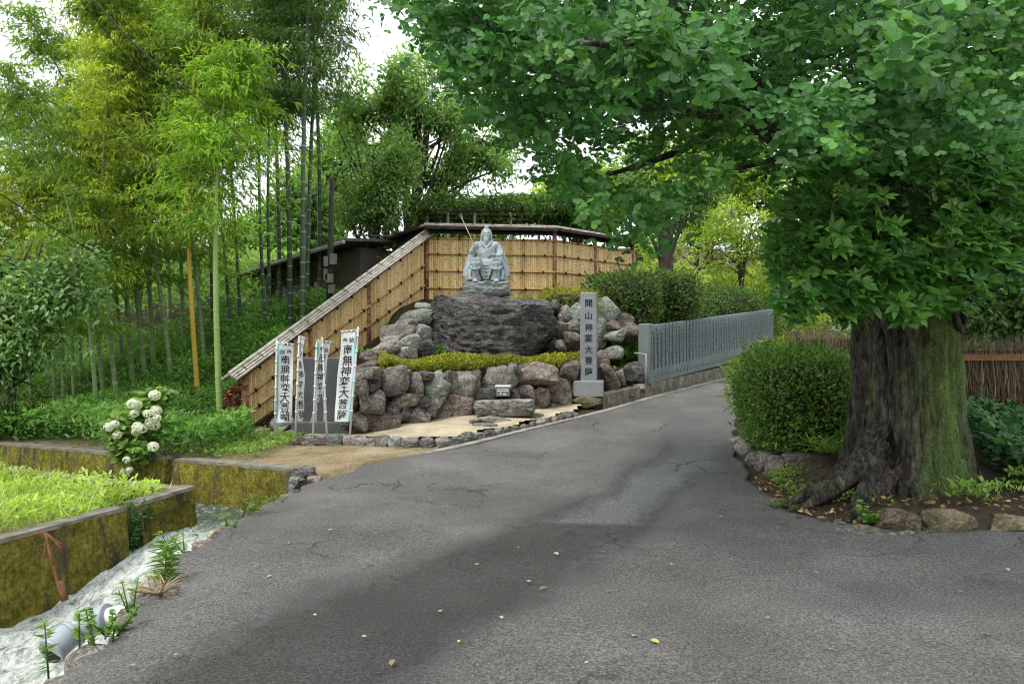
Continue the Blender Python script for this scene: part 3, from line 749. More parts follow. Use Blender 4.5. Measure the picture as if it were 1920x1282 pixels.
# stele
Ys = 12.75; sx0 = PX(560, Ys); sx1 = PX(652, Ys); sxm = (sx0 + sx1) / 2; sz0 = PZ(818, Ys)
sl = thing('stele', 'dark grey granite tablet covered in small carved text behind the white banners', 'stele', (sxm, Ys, sz0))
chip_box(MB(), (sxm, Ys, sz0), (sx1 - sx0 + .16, .34, .25), .015).build('plinth', M_granite_d, sl)
bh = PZ(670, Ys) - sz0 - .25
chip_box(MB(), (sxm, Ys + .02, sz0 + .25), (sx1 - sx0 - .02, .17, bh), .012).build('tablet', M_granite_d, sl)
M_carve = nmat('pale_carving', [(.3, (.025, .026, .027)), (.7, (.05, .05, .05))], 20, .8, 20, 0)
mb = MB(); rng1 = np.random.default_rng(8)
for cx in range(15):
    for row in range(26):
        if row in (6, 13, 19): continue
        if row > 19 and cx > 4: continue
        x = -.34 + cx * .0485; z = bh - .06 - row * .036
        if z < .04: continue
        strokes(mb, x, z, .027, lambda a, b: Vector((sxm + a, Ys - .068, sz0 + .25 + b)), rng1, 3)
mb.build('lettering', M_carve, sl)['kind'] = 'stuff'
# little offering box on the slab
Yo = 13.15; oc = P(943, 742, Yo)
ob = thing('offering_box', 'small grey metal offering box on the stone slab', 'box', (oc.x, oc.y, oc.z))
M_tin = nmat('dull_metal', [(.3, (.12, .12, .125)), (.7, (.22, .22, .225))], 12, .55, 40, .1)
M_white = nmat('white_paint', [(.3, (.72, .73, .74)), (.7, (.82, .83, .84))], 8, .5, 30, .05)
MB().box((oc.x, oc.y, oc.z + .075), (.22, .14, .15)).build('body', M_tin, ob)
MB().box((oc.x, oc.y, oc.z + .165), (.26, .18, .022)).build('lid', M_white, ob)
mb = MB().box((oc.x, oc.y - .074, oc.z + .115), (.19, .012, .012)).box((oc.x, oc.y - .074, oc.z + .085), (.19, .012, .012)); mb.build('slot', M_white, ob)
mb = MB(); chars(mb, [('奉', -.035, .04, .05), ('納', .03, .04, .05)], lambda x, z: Vector((oc.x + x, oc.y - .0735, oc.z + z))); mb.build('lettering', M_white, ob)

# ================================================================ BAMBOO FENCES
m, nt, N, L, B = nodes_of('split_bamboo')
oi = N.new('ShaderNodeObjectInfo'); v = coords(nt, jitter=True); vs_ = coords(nt, (30, 30, 1.5), jitter=True)
c = ramp(nt, oi.outputs['Random'], [(0, (.52, .34, .14)), (.35, (.66, .48, .22)), (.7, (.74, .56, .28)), (1, (.60, .42, .17))])
c = mix(nt, 1.0, c, ramp(nt, tex(nt, vs_, 1.2, 6), [(.3, .7), (.7, 1.15)]), 'MULTIPLY')
t0 = N.new('ShaderNodeTexCoord'); s0 = N.new('ShaderNodeSeparateXYZ'); L.new(t0.outputs['Object'], s0.inputs[0])
fr = math_n(nt, 'FRACT', math_n(nt, 'ADD', math_n(nt, 'MULTIPLY', s0.outputs['Z'], 4.3), math_n(nt, 'MULTIPLY', oi.outputs['Random'], 9.7)))
node_ = ramp(nt, fr, [(0, 1), (.05, 1), (.07, 0)])
c = mix(nt, math_n(nt, 'MULTIPLY', node_, .6), c, (.13, .07, .025))
L.new(c, B.inputs['Base Color']); B.inputs['Roughness'].default_value = .5; B.inputs['Specular IOR Level'].default_value = .3
M_slat = m
M_railb = nmat('rail_bamboo', [(.3, (.34, .18, .06)), (.6, (.50, .30, .12)), (.8, (.56, .36, .16))], 6, .5, 30, .2, .01, var=.15)
M_post = nmat('brown_fence_post', [(.36, (.05, .02, .012)), (.5, (.26, .125, .06)), (.7, (.40, .22, .115))], 14, .7, 30, .4, .02)
M_oldb = nmat('weathered_bamboo', [(.3, (.20, .18, .145)), (.52, (.42, .39, .33)), (.75, (.56, .53, .46))], 9, .6, 40, .3, .01, stretch=(1, 1, 1), var=.15)
M_bark = nmat('dark_cedar_roof', [(.3, (.022, .016, .012)), (.6, (.06, .045, .035)), (.8, (.11, .085, .065))], 9, .9, 30, .7, .02)
M_tie = nmat('black_lashing', [(.3, (.010, .009, .008)), (.7, (.03, .026, .022))], 20, .9, 40, .2)
M_dark_back = nmat('dark_backing', [(.3, (.10, .06, .022)), (.7, (.17, .10, .04))], 10, .9, 30, .2)
def half_slat():
    vs, n = [], 5
    for z in (0, 1):
        for k in range(n):
            a = math.pi * k / (n - 1); vs.append((math.cos(a) * .0245, -math.sin(a) * .014, z))
    fs = [(k, k + 1, n + k + 1, n + k) for k in range(n - 1)] + [(0, n, 2 * n - 1, n - 1), tuple(reversed(range(n))), tuple(range(n, 2 * n))]
    mb = MB(); mb.add(vs, fs, False); me = mb.mesh('slat'); me.materials.append(M_slat); return me
SLAT = half_slat()
knot_mb = MB(); KS = .72
knot_mb.box((0, 0, 0), (.022, .05, .085), Matrix.Rotation(.5, 3, 'Y')).box((0, -.004, 0), (.022, .05, .085), Matrix.Rotation(-.5, 3, 'Y'))
knot_mb.box((.018, -.026, -.03), (.014, .012, .07), Matrix.Rotation(.35, 3, 'Y'))
KNOT = knot_mb.mesh('lashing'); KNOT.materials.append(M_tie)
def child(name, me, parent, loc, rz_=0.0, sc=(1, 1, 1), ry=0.0):
    o = link(name, me, None, parent); o.matrix_parent_inverse = Matrix.Identity(4)
    o.location = Vector(loc) - parent.location; o.rotation_euler = (0, ry, rz_); o.scale = sc; return o
def fence_panel(root, A, Bp, zb0, zt0, zb1, zt1, rails=(.24, .5, .77), step=.0485, knots=.5):
    A = Vector(A); Bp = Vector(Bp); d = Bp - A; Ln = d.length; d.normalize(); rzv = math.atan2(d.y, d.x); nr = Vector((d.y, -d.x))
    n = int(Ln / step)
    for i in range(n):
        t = (i + .5) / n; p = A + d * (t * Ln) + nr * .012
        zb = zb0 + (zb1 - zb0) * t; zt = zt0 + (zt1 - zt0) * t
        child('slat', SLAT, root, (p.x, p.y, zb + random.uniform(-.012, .012)), rzv, (random.uniform(.9, 1.06), 1, zt - zb))
    def line(f, off):
        a = A + nr * off; b = Bp + nr * off
        return Vector((a.x, a.y, zt0 + (zb0 - zt0) * f)), Vector((b.x, b.y, zt1 + (zb1 - zt1) * f))
    a, b = line(0, .0); a2, b2 = line(1, .0)
    nl = -nr
    MB().add([a + nl.to_3d() * .004, b + nl.to_3d() * .004, b2 + nl.to_3d() * .004, a2 + nl.to_3d() * .004, a + nl.to_3d() * .02, b + nl.to_3d() * .02, b2 + nl.to_3d() * .02, a2 + nl.to_3d() * .02],
        [(3, 2, 1, 0), (4, 5, 6, 7), (0, 1, 5, 4), (1, 2, 6, 5), (2, 3, 7, 6), (3, 0, 4, 7)]).build('backing', M_dark_back, root)
    for f in (0.0,) + tuple(rails):
        a, b = line(f, .045)
        nn = 7; MB().tube([a.lerp(b, k / nn) for k in range(nn + 1)], .021, 8).build('rail', M_railb, root)
        kn = max(2, int(Ln / knots)); sh = random.random() * .5
        for k in range(kn):
            t = (k + .4 + sh * .5) / kn; p = a.lerp(b, min(t, .97)) + (nr * .022).to_3d()
            child('lashing', KNOT, root, p, rzv, (.75, .8, .75))
def fence_post(root, p, z0, z1, r=.055):
    MB().tube([(p[0], p[1], z0), (p[0], p[1], (z0 + z1) / 2), (p[0], p[1], z1)], [r, r * .97, r * .95], 12).build('post', M_post, root)
def fence_roof(root, pts, half, drop, pale, ridge_r=.035, npole=2):
    """little two-sided roof that follows the points (x,y,z of the ridge)"""
    pts = [Vector(p) for p in pts]; top_mat = M_oldb if pale else M_bark
    for a, b in zip(pts[:-1], pts[1:]):
        d = (b - a); h = Vector((d.x, d.y, 0)).normalized(); nr = Vector((h.y, -h.x, 0)); ov = h * .03
        for sgn in (1, -1):
            o = nr * sgn * half - Vector((0, 0, drop)); up = Vector((0, 0, .028))
            q = [a - ov, b + ov, b + ov + o, a - ov + o]
            vs = [p for p in q] + [p - up for p in q]
            f = [(0, 1, 2, 3), (7, 6, 5, 4), (0, 4, 5, 1), (1, 5, 6, 2), (2, 6, 7, 3), (3, 7, 4, 0)]
            if sgn > 0: f = [tuple(reversed(g)) for g in f]
            MB().add(vs, f).build('roof_board', M_bark, root)
            for k in range(1, npole + 1):
                e = o * (k / npole) + Vector((0, 0, .022)); rr = ridge_r * .62
                nn = 8; MB().tube([(a - ov * 2).lerp(b + ov * 2, i / nn) + e + Vector((0, 0, .004 * math.sin(i * 2.1 + k))) for i in range(nn + 1)], rr, 8).build('roof_pole', M_oldb if pale or k == 1 else M_bark, root)
        nn = 8
        MB().tube([(a - ov * 2).lerp(b + ov * 2, i / nn) + Vector((0, 0, .035)) for i in range(nn + 1)], ridge_r, 8).build('ridge_pole', M_oldb, root)
        kn = max(2, int(d.length / .42))
        for i in range(kn):
            c = a.lerp(b, (i + .5) / kn) + Vector((0, 0, .03))
            mb = MB(); mb.tube([c - nr * half * .9 - Vector((0, 0, drop * .85 - .05)), c + Vector((0, 0, .052)), c + nr * half * .9 - Vector((0, 0, drop * .85 - .05))], .008, 5)
            mb.build('tie', M_tie, root)
# the high fence behind the statue
UF = [(-3.05, 20.4), (-1.98, 18.3), (1.01, 18.7), (2.08, 19.8), (3.2, 21.0)]
ZT = 4.0; ZB = 2.5
hf = thing('bamboo_fence', 'high golden bamboo fence with narrow roof behind the seated statue', 'fence', (UF[1][0], UF[1][1], ZB))
for a, b in zip(UF[:-1], UF[1:]): fence_panel(hf, a, b, ZB, ZT, ZB, ZT)
for p in UF: fence_post(hf, p, ZB - .2, ZT + .22)
for a, b in zip(UF[:-1], UF[1:]):
    MB().tube([(a[0], a[1], ZT + .15), (b[0], b[1], ZT + .15)], .03, 8).build('beam', M_bark, hf)
rfp = [(x, y, ZT + .30) for x, y in UF]; rfp[0] = (-3.3, 20.9, ZT + .3); rfp[-1] = (3.4, 21.2, ZT + .3)
fence_roof(hf, rfp, .30, .085, False, .026, 3)
# the fence that steps down the slope
SA = Vector((-4.57, 13.5)); SB = Vector((-2.05, 18.2))
lf = thing('bamboo_fence', 'golden bamboo fence sloping down to the white banners under a pale pole roof', 'fence', (SA.x, SA.y, .05))
def sz_(t): return (.10 + (2.47 - .10) * t, 1.04 + (3.93 - 1.04) * t)
ts = [0, .296, .623, 1.0]
for a, b in zip(ts[:-1], ts[1:]):
    A = SA.lerp(SB, a); Bq = SA.lerp(SB, b)
    fence_panel(lf, A, Bq, sz_(a)[0], sz_(a)[1], sz_(b)[0], sz_(b)[1], rails=(.38, .70), knots=.36)
for t in ts[:-1]:
    p = SA.lerp(SB, t); fence_post(lf, p, sz_(t)[0] - .15, sz_(t)[1] + .12, .06)
MB().tube([(SA.x, SA.y, .0), (SA.x, SA.y, 1.12)], .062, 12).build('post', M_post, lf)
pe = SA.lerp(SB, -.055)
fence_roof(lf, [(pe.x, pe.y, 1.04 + .15 - .16), (SB.x, SB.y, 3.93 + .19)], .17, .08, True, .038, 3)
# skirting board under the sloping panels
for off in (0,):
    a = SA; b = SB; d = (b - a).normalized(); nr = Vector((d.y, -d.x)) * .035
    MB().tube([(a.x + nr.x, a.y + nr.y, .07), (b.x + nr.x, b.y + nr.y, 2.44)], .04, 6).build('skirting', M_bark, lf)

# ================================================================ THE SEATED STATUE
M_stat = granite('statue_granite', (.33, .385, .40), (.43, .485, .50))
M_stat_b = granite('statue_base_granite', (.24, .265, .265), (.38, .40, .395))
def ell(mb, c, r, rx=0, ry=0, rzz=0, sub=3):
    V, Fc = ico(sub)
    M = Matrix.Rotation(rzz, 3, 'Z') @ Matrix.Rotation(ry, 3, 'Y') @ Matrix.Rotation(rx, 3, 'X')
    vs = [M @ Vector((p[0] * r[0], p[1] * r[1], p[2] * r[2])) + Vector(c) for p in V]
    mb.add(vs, [tuple(f) for f in Fc])
def arc_tube(mb, pts, r, n=8):
    """smooth tube through control points (Catmull-Rom)"""
    pts = [Vector(p) for p in pts]; P_ = [pts[0] * 2 - pts[1]] + pts + [pts[-1] * 2 - pts[-2]]; out = []
    for i in range(1, len(P_) - 2):
        for k in range(6):
            t = k / 6; a, b, c, d = P_[i - 1:i + 3]
            out.append(.5 * (2 * b + (c - a) * t + (2 * a - 5 * b + 4 * c - d) * t * t + (3 * b - a - 3 * c + d) * t ** 3))
    out.append(pts[-1]); rr = r if not hasattr(r, '__len__') else [np.interp(i / (len(out) - 1), np.linspace(0, 1, len(r)), r) for i in range(len(out))]
    mb.tube(out, rr, n)
def remeshed(name, mb, voxel, smooth_it=2):
    me = mb.mesh(name); ob_ = bpy.data.objects.new(name, me); COL.objects.link(ob_)
    r = ob_.modifiers.new('r', 'REMESH'); r.mode = 'VOXEL'; r.voxel_size = voxel; r.use_smooth_shade = True
    if smooth_it: s_ = ob_.modifiers.new('s', 'SMOOTH'); s_.factor = .5; s_.iterations = smooth_it
    bpy.context.view_layer.update()
    out = bpy.data.meshes.new_from_object(ob_.evaluated_get(bpy.context.evaluated_depsgraph_get()))
    bpy.data.objects.remove(ob_); bpy.data.meshes.remove(me); out.name = name
    for p in out.polygons: p.use_smooth = True
    return out
b = MB()
# trunk of the body and lap
ell(b, (0, .02, .78), (.225, .17, .33)); ell(b, (0, .03, .97), (.235, .15, .13)); ell(b, (0, .0, .60), (.25, .26, .16))
ell(b, (-.19, .01, 1.0), (.085, .10, .09)); ell(b, (.19, .01, 1.0), (.085, .10, .09))
# neck, head with hood of hair, topknot
b.tube([(0, 0, 1.02), (0, -.005, 1.14)], [.075, .06], 12)
ell(b, (0, -.01, 1.225), (.078, .092, .118)); ell(b, (0, .025, 1.24), (.102, .10, .135)); ell(b, (0, .01, 1.375), (.045, .05, .05))
for s in (-1, 1):
    arc_tube(b, [(s * .075, -.03, 1.32), (s * .098, -.01, 1.22), (s * .10, .0, 1.12), (s * .15, -.01, 1.05)], [.02, .026, .03, .02])
    ell(b, (s * .032, -.092, 1.262), (.028, .014, .008), 0, s * .25)          # brow
    ell(b, (s * .042, -.083, 1.205), (.022, .018, .02))                       # cheek
    arc_tube(b, [(0, -.103, 1.178), (s * .03, -.1, 1.165), (s * .045, -.085, 1.125)], [.012, .012, .006])   # moustache
ell(b, (0, -.108, 1.215), (.014, .018, .032)); ell(b, (0, -.112, 1.2), (.02, .014, .012))
arc_tube(b, [(0, -.085, 1.15), (0, -.115, 1.08), (0, -.135, 1.015)], [.05, .045, .008]); ell(b, (0, -.075, 1.14), (.065, .04, .05))
# thighs, shins, feet
for s in (-1, 1):
    arc_tube(b, [(s * .12, .05, .60), (s * .18, -.15, .63), (s * .215, -.30, .62)], [.13, .125, .105])
    arc_tube(b, [(s * .215, -.31, .62), (s * .215, -.30, .45), (s * .21, -.27, .26)], [.10, .078, .06])
    ell(b, (s * .215, -.345, .245), (.058, .11, .04)); ell(b, (s * .215, -.42, .235), (.055, .035, .026))
    for t in range(5): ell(b, (s * .215 + (t - 2) * .021, -.447, .232), (.011, .018, .013), sub=2)
    # hem of the trouser robe under each knee
    arc_tube(b, [(s * .215 - .115, -.24, .56), (s * .215 - .08, -.37, .50), (s * .215, -.405, .475), (s * .215 + .08, -.37, .50), (s * .215 + .115, -.24, .56)], .017)
    for w in (-.06, 0, .06): arc_tube(b, [(s * .215 + w, -.40 + abs(w) * .3, .60), (s * .215 + w * 1.1, -.39 + abs(w) * .5, .5)], [.01, .014])
    # outer robe sweeping down to the ground
    arc_tube(b, [(s * .26, .05, .95), (s * .33, .05, .72), (s * .38, .03, .5), (s * .41, .0, .34)], [.07, .085, .10, .09])
    arc_tube(b, [(s * .27, -.03, .8), (s * .345, -.10, .58), (s * .40, -.12, .36), (s * .36, -.17, .27)], [.04, .055, .06, .035])
    arc_tube(b, [(s * .30, -.06, .55), (s * .33, -.20, .40), (s * .315, -.27, .27)], [.04, .045, .04])
    arc_tube(b, [(s * .13, -.2, .45), (s * .14, -.25, .33), (s * .12, -.27, .26)], [.03, .032, .03])
    ell(b, (s * .25, .05, .36), (.16, .2, .16))
ell(b, (0, .0, .40), (.30, .22, .22)); ell(b, (0, -.12, .34), (.14, .1, .11))
# cloth between the knees and across the chest: hanging U folds
for k, (zt, dp, w) in enumerate([(.60, .03, .12), (.585, .075, .13), (.565, .125, .135), (.545, .18, .13), (.53, .235, .12)]):
    arc_tube(b, [(-w, -.30, zt), (-w * .55, -.275, zt - dp * .75), (0, -.265, zt - dp), (w * .55, -.275, zt - dp * .75), (w, -.30, zt)], .021)
ell(b, (0, -.2, .46), (.13, .07, .15))
for k in range(7):
    t = k / 6
    arc_tube(b, [(.19 - .02 * t, -.06 - .03 * t, 1.03 - .13 * t), (.09, -.155, .93 - .14 * t), (-.05, -.165, .85 - .155 * t), (-.20, -.10, .80 - .14 * t)], [.014, .018, .018, .012])
for s in (-1, 1): arc_tube(b, [(s * .11, -.03, 1.08), (s * .075, -.11, 1.02), (-s * .02, -.165, .90)], [.024, .024, .016])
# right arm raised with the staff (viewer's left), left arm in the lap
arc_tube(b, [(-.21, .02, 1.0), (-.285, -.02, .86), (-.27, -.14, .86), (-.235, -.20, .95)], [.085, .08, .06, .045])
arc_tube(b, [(-.27, -.10, .84), (-.30, -.10, .68), (-.33, -.06, .54)], [.06, .05, .05])      # hanging sleeve
ell(b, (-.228, -.215, .965), (.04, .035, .048))
for t in range(4): arc_tube(b, [(-.265, -.215, .935 + t * .021), (-.235, -.258, .938 + t * .021), (-.20, -.235, .936 + t * .021)], .0115, 6)
arc_tube(b, [(-.20, -.20, .985), (-.205, -.245, 1.005)], .012, 6)
arc_tube(b, [(.21, .02, 1.0), (.275, -.02, .85), (.255, -.14, .77), (.18, -.23, .765)], [.085, .085, .065, .045])
arc_tube(b, [(.27, -.05, .8), (.285, -.16, .7), (.27, -.22, .64)], [.06, .05, .04])
ell(b, (.165, -.245, .768), (.042, .045, .026)); ell(b, (.155, -.26, .79), (.024, .024, .03))
for t in range(4): arc_tube(b, [(.185 - t * .018, -.27, .765), (.175 - t * .018, -.305, .775), (.165 - t * .016, -.30, .80)], .0105, 6)
arc_tube(b, [(.195, -.25, .78), (.185, -.275, .81)], .011, 6)
body_me = remeshed('body', b, .0095, 1); body_me.materials.append(M_stat)
S0 = P(912, 551, 16.35)
stt = thing('seated_statue', 'pale grey stone statue of a seated bearded sage holding a staff', 'statue', S0)
SC = 1.0
for nm, me in (('body', body_me),):
    o = link(nm, me, None, stt); o.matrix_parent_inverse = Matrix.Identity(4)
    o['label'] = 'robed bearded figure seated with hands raised to the staff'
mb = MB(); mb.tube([(-.51, -.14, 1.565), (-.232, -.237, .965), (.085, -.36, .22)], .008, 8)
M_staff = nmat('pale_brass', [(.3, (.30, .27, .20)), (.7, (.42, .39, .31))], 9, .5, 40, .1, metal=.2)
arc_tube(mb, [(-.505, -.14, 1.55), (-.535, -.14, 1.575), (-.53, -.14, 1.61), (-.50, -.14, 1.61), (-.49, -.14, 1.57), (-.505, -.14, 1.55)], .006, 6)
o = mb.build('staff', M_staff, stt); o.matrix_parent_inverse = Matrix.Identity(4)
base_me = rock_mesh('rock_base', (.54, .50, .21), 37, 5, 9, .74, .85, .13, 3.0, .04)
for vv in base_me.vertices: vv.co.z += .045
base_me.materials.append(M_stat_b)
o = link('rock_base', base_me, None, stt); o.matrix_parent_inverse = Matrix.Identity(4)

# ================================================================ BANNERS
M_cloth = None
m, nt, N, L, B = nodes_of('white_banner_cloth')
cc = ramp(nt, tex(nt, coords(nt), 6, 5), [(.3, (.72, .75, .77)), (.7, (.80, .83, .85))]); L.new(cc, B.inputs['Base Color']); B.inputs['Roughness'].default_value = .85
tr = N.new('ShaderNodeBsdfTranslucent'); tr.inputs['Color'].default_value = (.75, .78, .8, 1); ms = N.new('ShaderNodeMixShader'); ms.inputs[0].default_value = .3
L.new(B.outputs[0], ms.inputs[1]); L.new(tr.outputs[0], ms.inputs[2]); L.new(ms.outputs[0], N['Material Output'].inputs['Surface'])
M_cloth = m
M_blue = nmat('light_blue_hem', [(.3, (.13, .42, .50)), (.7, (.20, .52, .60))], 8, .8, 40, .1)
M_pole = nmat('grey_white_pole', [(.3, (.48, .47, .43)), (.7, (.64, .63, .58))], 8, .5, 40, .05)
def banner(label, base, top, Y, width, z_bot_px, z_top_px, yawd, mirror, side, fold=0.0, twist=0.0, cloth_w=None):
    """base/top: pole pixels (x at its foot, x at its head)"""
    bx0, by0 = base; pb = P(bx0, by0, Y); pt = P(top[0], top[1], Y)
    gzb = gz1(pb.x, pb.y); pb.z = gzb - .05
    root = thing('nobori_banner', label, 'banner', (pb.x, pb.y, gzb), 'white votive banners in front of the stele')
    MB().tube([pb, pb.lerp(pt, .5), pt], [.017, .015, .012], 8).build('pole', M_pole, root)
    zt = PZ(z_top_px, Y); zb = PZ(z_bot_px, Y); H = zt - zb
    axis = (pt - pb).normalized()
    def pole_at(z): return pb + axis * ((z - pb.z) / axis.z)
    def place(u, z, off=0.0):
        """u 0..1 from the pole outwards, z world height"""
        t = (zt - z) / H; yw = R(yawd) + twist * t
        du = u * width * (1 - fold * t * .5)
        wave = .03 * math.sin(u * 3.0 + t * 5 + yawd) * (.3 + t) + .012 * math.sin(t * 13 + u * 2)
        p = pole_at(z) + Vector((math.cos(yw) * side, math.sin(yw), 0)) * du
        nrm = Vector((math.sin(yw) * -1 * side, math.cos(yw), 0)) if True else None
        if nrm.y > 0: nrm = -nrm
        return p + nrm * (wave + off) + Vector((0, 0, -.02 * u * (1 - t)))
    nu, nv = 9, 40; vs = []; fs = []
    for i in range(nv + 1):
        for k in range(nu + 1): vs.append(place(k / nu * .98 + .06, zt - H * i / nv))
    for i in range(nv):
        for k in range(nu): fs.append((i * (nu + 1) + k, i * (nu + 1) + k + 1, (i + 1) * (nu + 1) + k + 1, (i + 1) * (nu + 1) + k))
    cl = MB().add(vs, fs, True).build('cloth', M_cloth, root)
    # coloured hem, loops and head rod
    vs = []; fs = []
    for i in range(nv + 1):
        for u in (.055, .15): vs.append(place(u, zt - H * i / nv, .004))
    for i in range(nv): fs.append((i * 2, i * 2 + 1, i * 2 + 3, i * 2 + 2))
    MB().add(vs, fs, True).build('hem', M_blue, cl)
    for k in range(6):
        z = zt - H * (k + .3) / 6; c = pole_at(z)
        MB().tube([c - axis * .018, c + axis * .018], .022, 8).build('loop', M_cloth, root)
    h0 = place(-.1, zt + .035); h1 = place(1.12, zt + .03)
    MB().tube([h0, h1], .007, 6).build('head_rod', M_pole, root)
    for k in range(4):
        u = .1 + k * .29; a = place(u, zt + .04); c = place(u, zt - .01)
        MB().tube([a, c], .011, 5).build('loop', M_cloth, root)
    mb = MB()
    s = width * .60
    sgn = -1 if mirror else 1
    u_of = lambda x: .57 + x / width * side * sgn * (1 if True else 1)
    rows_ = [('奉', -.21 * width, .085, .34 * width), ('納', .21 * width, .085, .34 * width)]
    for i, ch in enumerate('南無神変大菩薩'): rows_.append((ch, random.uniform(-.02, .02) * width, .19 + i * .122, s * random.uniform(.98, 1.15)))
    for ch, x, t, sz in rows_:
        V, Fc = glyph(ch, .008)
        mb.add([place(.57 + side * sgn * (x + q[0] * sz) / width, zt - t * H + q[1] * sz * 1.05, .006) for q in V], Fc)
    mb.build('lettering', M_ink, cl)
    return root
banner('white banner with bold black characters beside the boulder wall', (654, 842), (672, 612), 11.7, .245, 790, 622, 8, False, -1)
banner('white banner twisted on its pole in front of the stele, lettering half hidden', (614, 838), (604, 632), 11.85, .23, 790, 642, 66, True, -1, .2)
banner('narrow folded white banner edge-on beside the lettered stele', (586, 838), (594, 640), 11.8, .22, 792, 642, 40, False, 1, .5, 1.0)
banner('white banner seen from its reverse with mirrored black characters', (515, 836), (519, 636), 11.95, .235, 792, 646, 14, True, 1)
banner('thin white banner turned almost edge-on next to the reversed banner', (553, 836), (561, 630), 11.95, .2, 790, 634, 83, False, 1, .3, -.15)

# ================================================================ HOUSE, POLE, CABLES, TRELLIS
M_dwood = nmat('dark_house_wood', [(.3, (.06, .05, .04)), (.7, (.13, .11, .088))], 8, .8, 40, .3, stretch=(6, 6, 1))
M_roof = nmat('grey_roof_metal', [(.3, (.05, .055, .055)), (.7, (.12, .125, .12))], 4, .6, 40, .2)
M_frame = nmat('window_frame_grey', [(.3, (.25, .26, .26)), (.7, (.38, .39, .39))], 9, .5, 40, .1)
M_wall = nmat('beige_plaster', [(.3, (.40, .37, .30)), (.7, (.52, .49, .42))], 3, .9, 40, .2)
m, nt, N, L, B = nodes_of('window_glass'); L.new(ramp(nt, tex(nt, coords(nt), 3, 4), [(.3, (.10, .16, .16)), (.7, (.25, .34, .34))]), B.inputs['Base Color']); B.inputs['Roughness'].default_value = .12; M_glass = m
hs = thing('wooden_house', 'dark timber house with a low pitched roof behind the sloping bamboo fence', 'house', (-4.6, 20.6, 1.6))
HA = Vector((-6.7, 21.7)); HB = Vector((-3.75, 19.5)); hd = (HB - HA).normalized(); hn = Vector((hd.y, -hd.x)); HLn = (HB - HA).length
def hpt(s, off, z): q = HA + hd * s + hn * off; return Vector((q.x, q.y, z))
def hbox(name, s0, s1, o0, o1, z0, z1, mat, par, zs=0.0):
    zt = lambda s: z1 + zs * s / HLn
    vs = [hpt(s0, o0, z0), hpt(s1, o0, z0), hpt(s1, o1, z0), hpt(s0, o1, z0), hpt(s0, o0, zt(s0)), hpt(s1, o0, zt(s1)), hpt(s1, o1, zt(s1)), hpt(s0, o1, zt(s0))]
    return MB().add(vs, [(0, 1, 2, 3), (7, 6, 5, 4), (0, 4, 5, 1), (1, 5, 6, 2), (2, 6, 7, 3), (3, 7, 4, 0)]).build(name, mat, par)
hbox('wall', 0, HLn, -1.3, 0, 1.2, 3.45, M_dwood, hs, .5)
# roof slab with its overhang
def rpt(s, o, z): return hpt(s, o, z + .5 * s / HLn - .08 * o)
vs = [rpt(-.8, .75, 3.52), rpt(HLn + .3, .75, 3.52), rpt(HLn + .3, -1.5, 3.52), rpt(-.8, -1.5, 3.52)]
vs += [p + Vector((0, 0, .07)) for p in vs]
rf = MB().add(vs, [(0, 1, 2, 3), (7, 6, 5, 4), (0, 4, 5, 1), (1, 5, 6, 2), (2, 6, 7, 3), (3, 7, 4, 0)]).build('roof', M_roof, hs)
for k in range(9):
    s = -.7 + k * .62; MB().tube([rpt(s, .74, 3.6), rpt(s, -1.45, 3.6)], .02, 5).build('roof_batten', M_roof, rf)
MB().tube([rpt(-.8, .8, 3.5), rpt(HLn + .3, .8, 3.5)], .05, 8).build('eave_gutter', M_frame, hs)
for s0, s1, z0, z1, nm in [(.35, .95, 1.75, 3.1, 'window'), (1.05, 1.6, 1.75, 3.1, 'window'), (1.95, 2.3, 1.6, 3.15, 'window'), (3.2, 4.1, 1.6, 3.2, 'door')]:
    w = hbox(nm, s0, s1, .0, .03, z0, z1, M_frame if nm == 'window' else M_dwood, hs)
    if nm == 'window':
        hbox('pane', s0 + .05, s1 - .05, .031, .045, z0 + .05, (z0 + z1) / 2 - .03, M_glass, w); hbox('pane', s0 + .05, s1 - .05, .031, .045, (z0 + z1) / 2 + .03, z1 - .05, M_glass, w)
    else:
        for q in range(3): hbox('panel', s0 + .06 + q * .28, s0 + .26 + q * .28, .031, .045, z0 + .1, z1 - .1, M_dwood, w)
for s in (.05, 1.78, 2.6, 4.4): hbox('house_post', s, s + .1, .02, .12, 1.2, 3.5, M_dwood, hs)
wb = thing('wooden_board', 'orange brown rounded wooden board leaning by the dark house', 'board', P(577, 592, 18.6))
M_orange = nmat('varnished_orange_wood', [(.3, (.36, .13, .02)), (.7, (.55, .24, .05))], 5, .5, 30, .2, stretch=(1, 1, 6))
c0 = P(577, 578, 18.6); pts = []
for k in range(14):
    a = math.pi * k / 13; pts.append((c0.x + math.cos(a) * .22, c0.z + .02 + math.sin(a) * .16))
pts += [(c0.x - .22, c0.z - .25), (c0.x + .22, c0.z - .25)]
vs = [(x, c0.y, z) for x, z in pts] + [(x, c0.y + .05, z) for x, z in pts]; n = len(pts)
MB().add(vs, [tuple(range(n)), tuple(reversed(range(n, 2 * n)))] + [(k, n + k, n + (k + 1) % n, (k + 1) % n) for k in range(n)]).build('panel', M_orange, wb)
MB().tube([(c0.x - .15, c0.y, c0.z - .24), (c0.x - .15, c0.y, c0.z - .5)], .03, 8).build('leg', M_orange, wb); MB().tube([(c0.x + .15, c0.y, c0.z - .24), (c0.x + .15, c0.y, c0.z - .5)], .03, 8).build('leg', M_orange, wb)
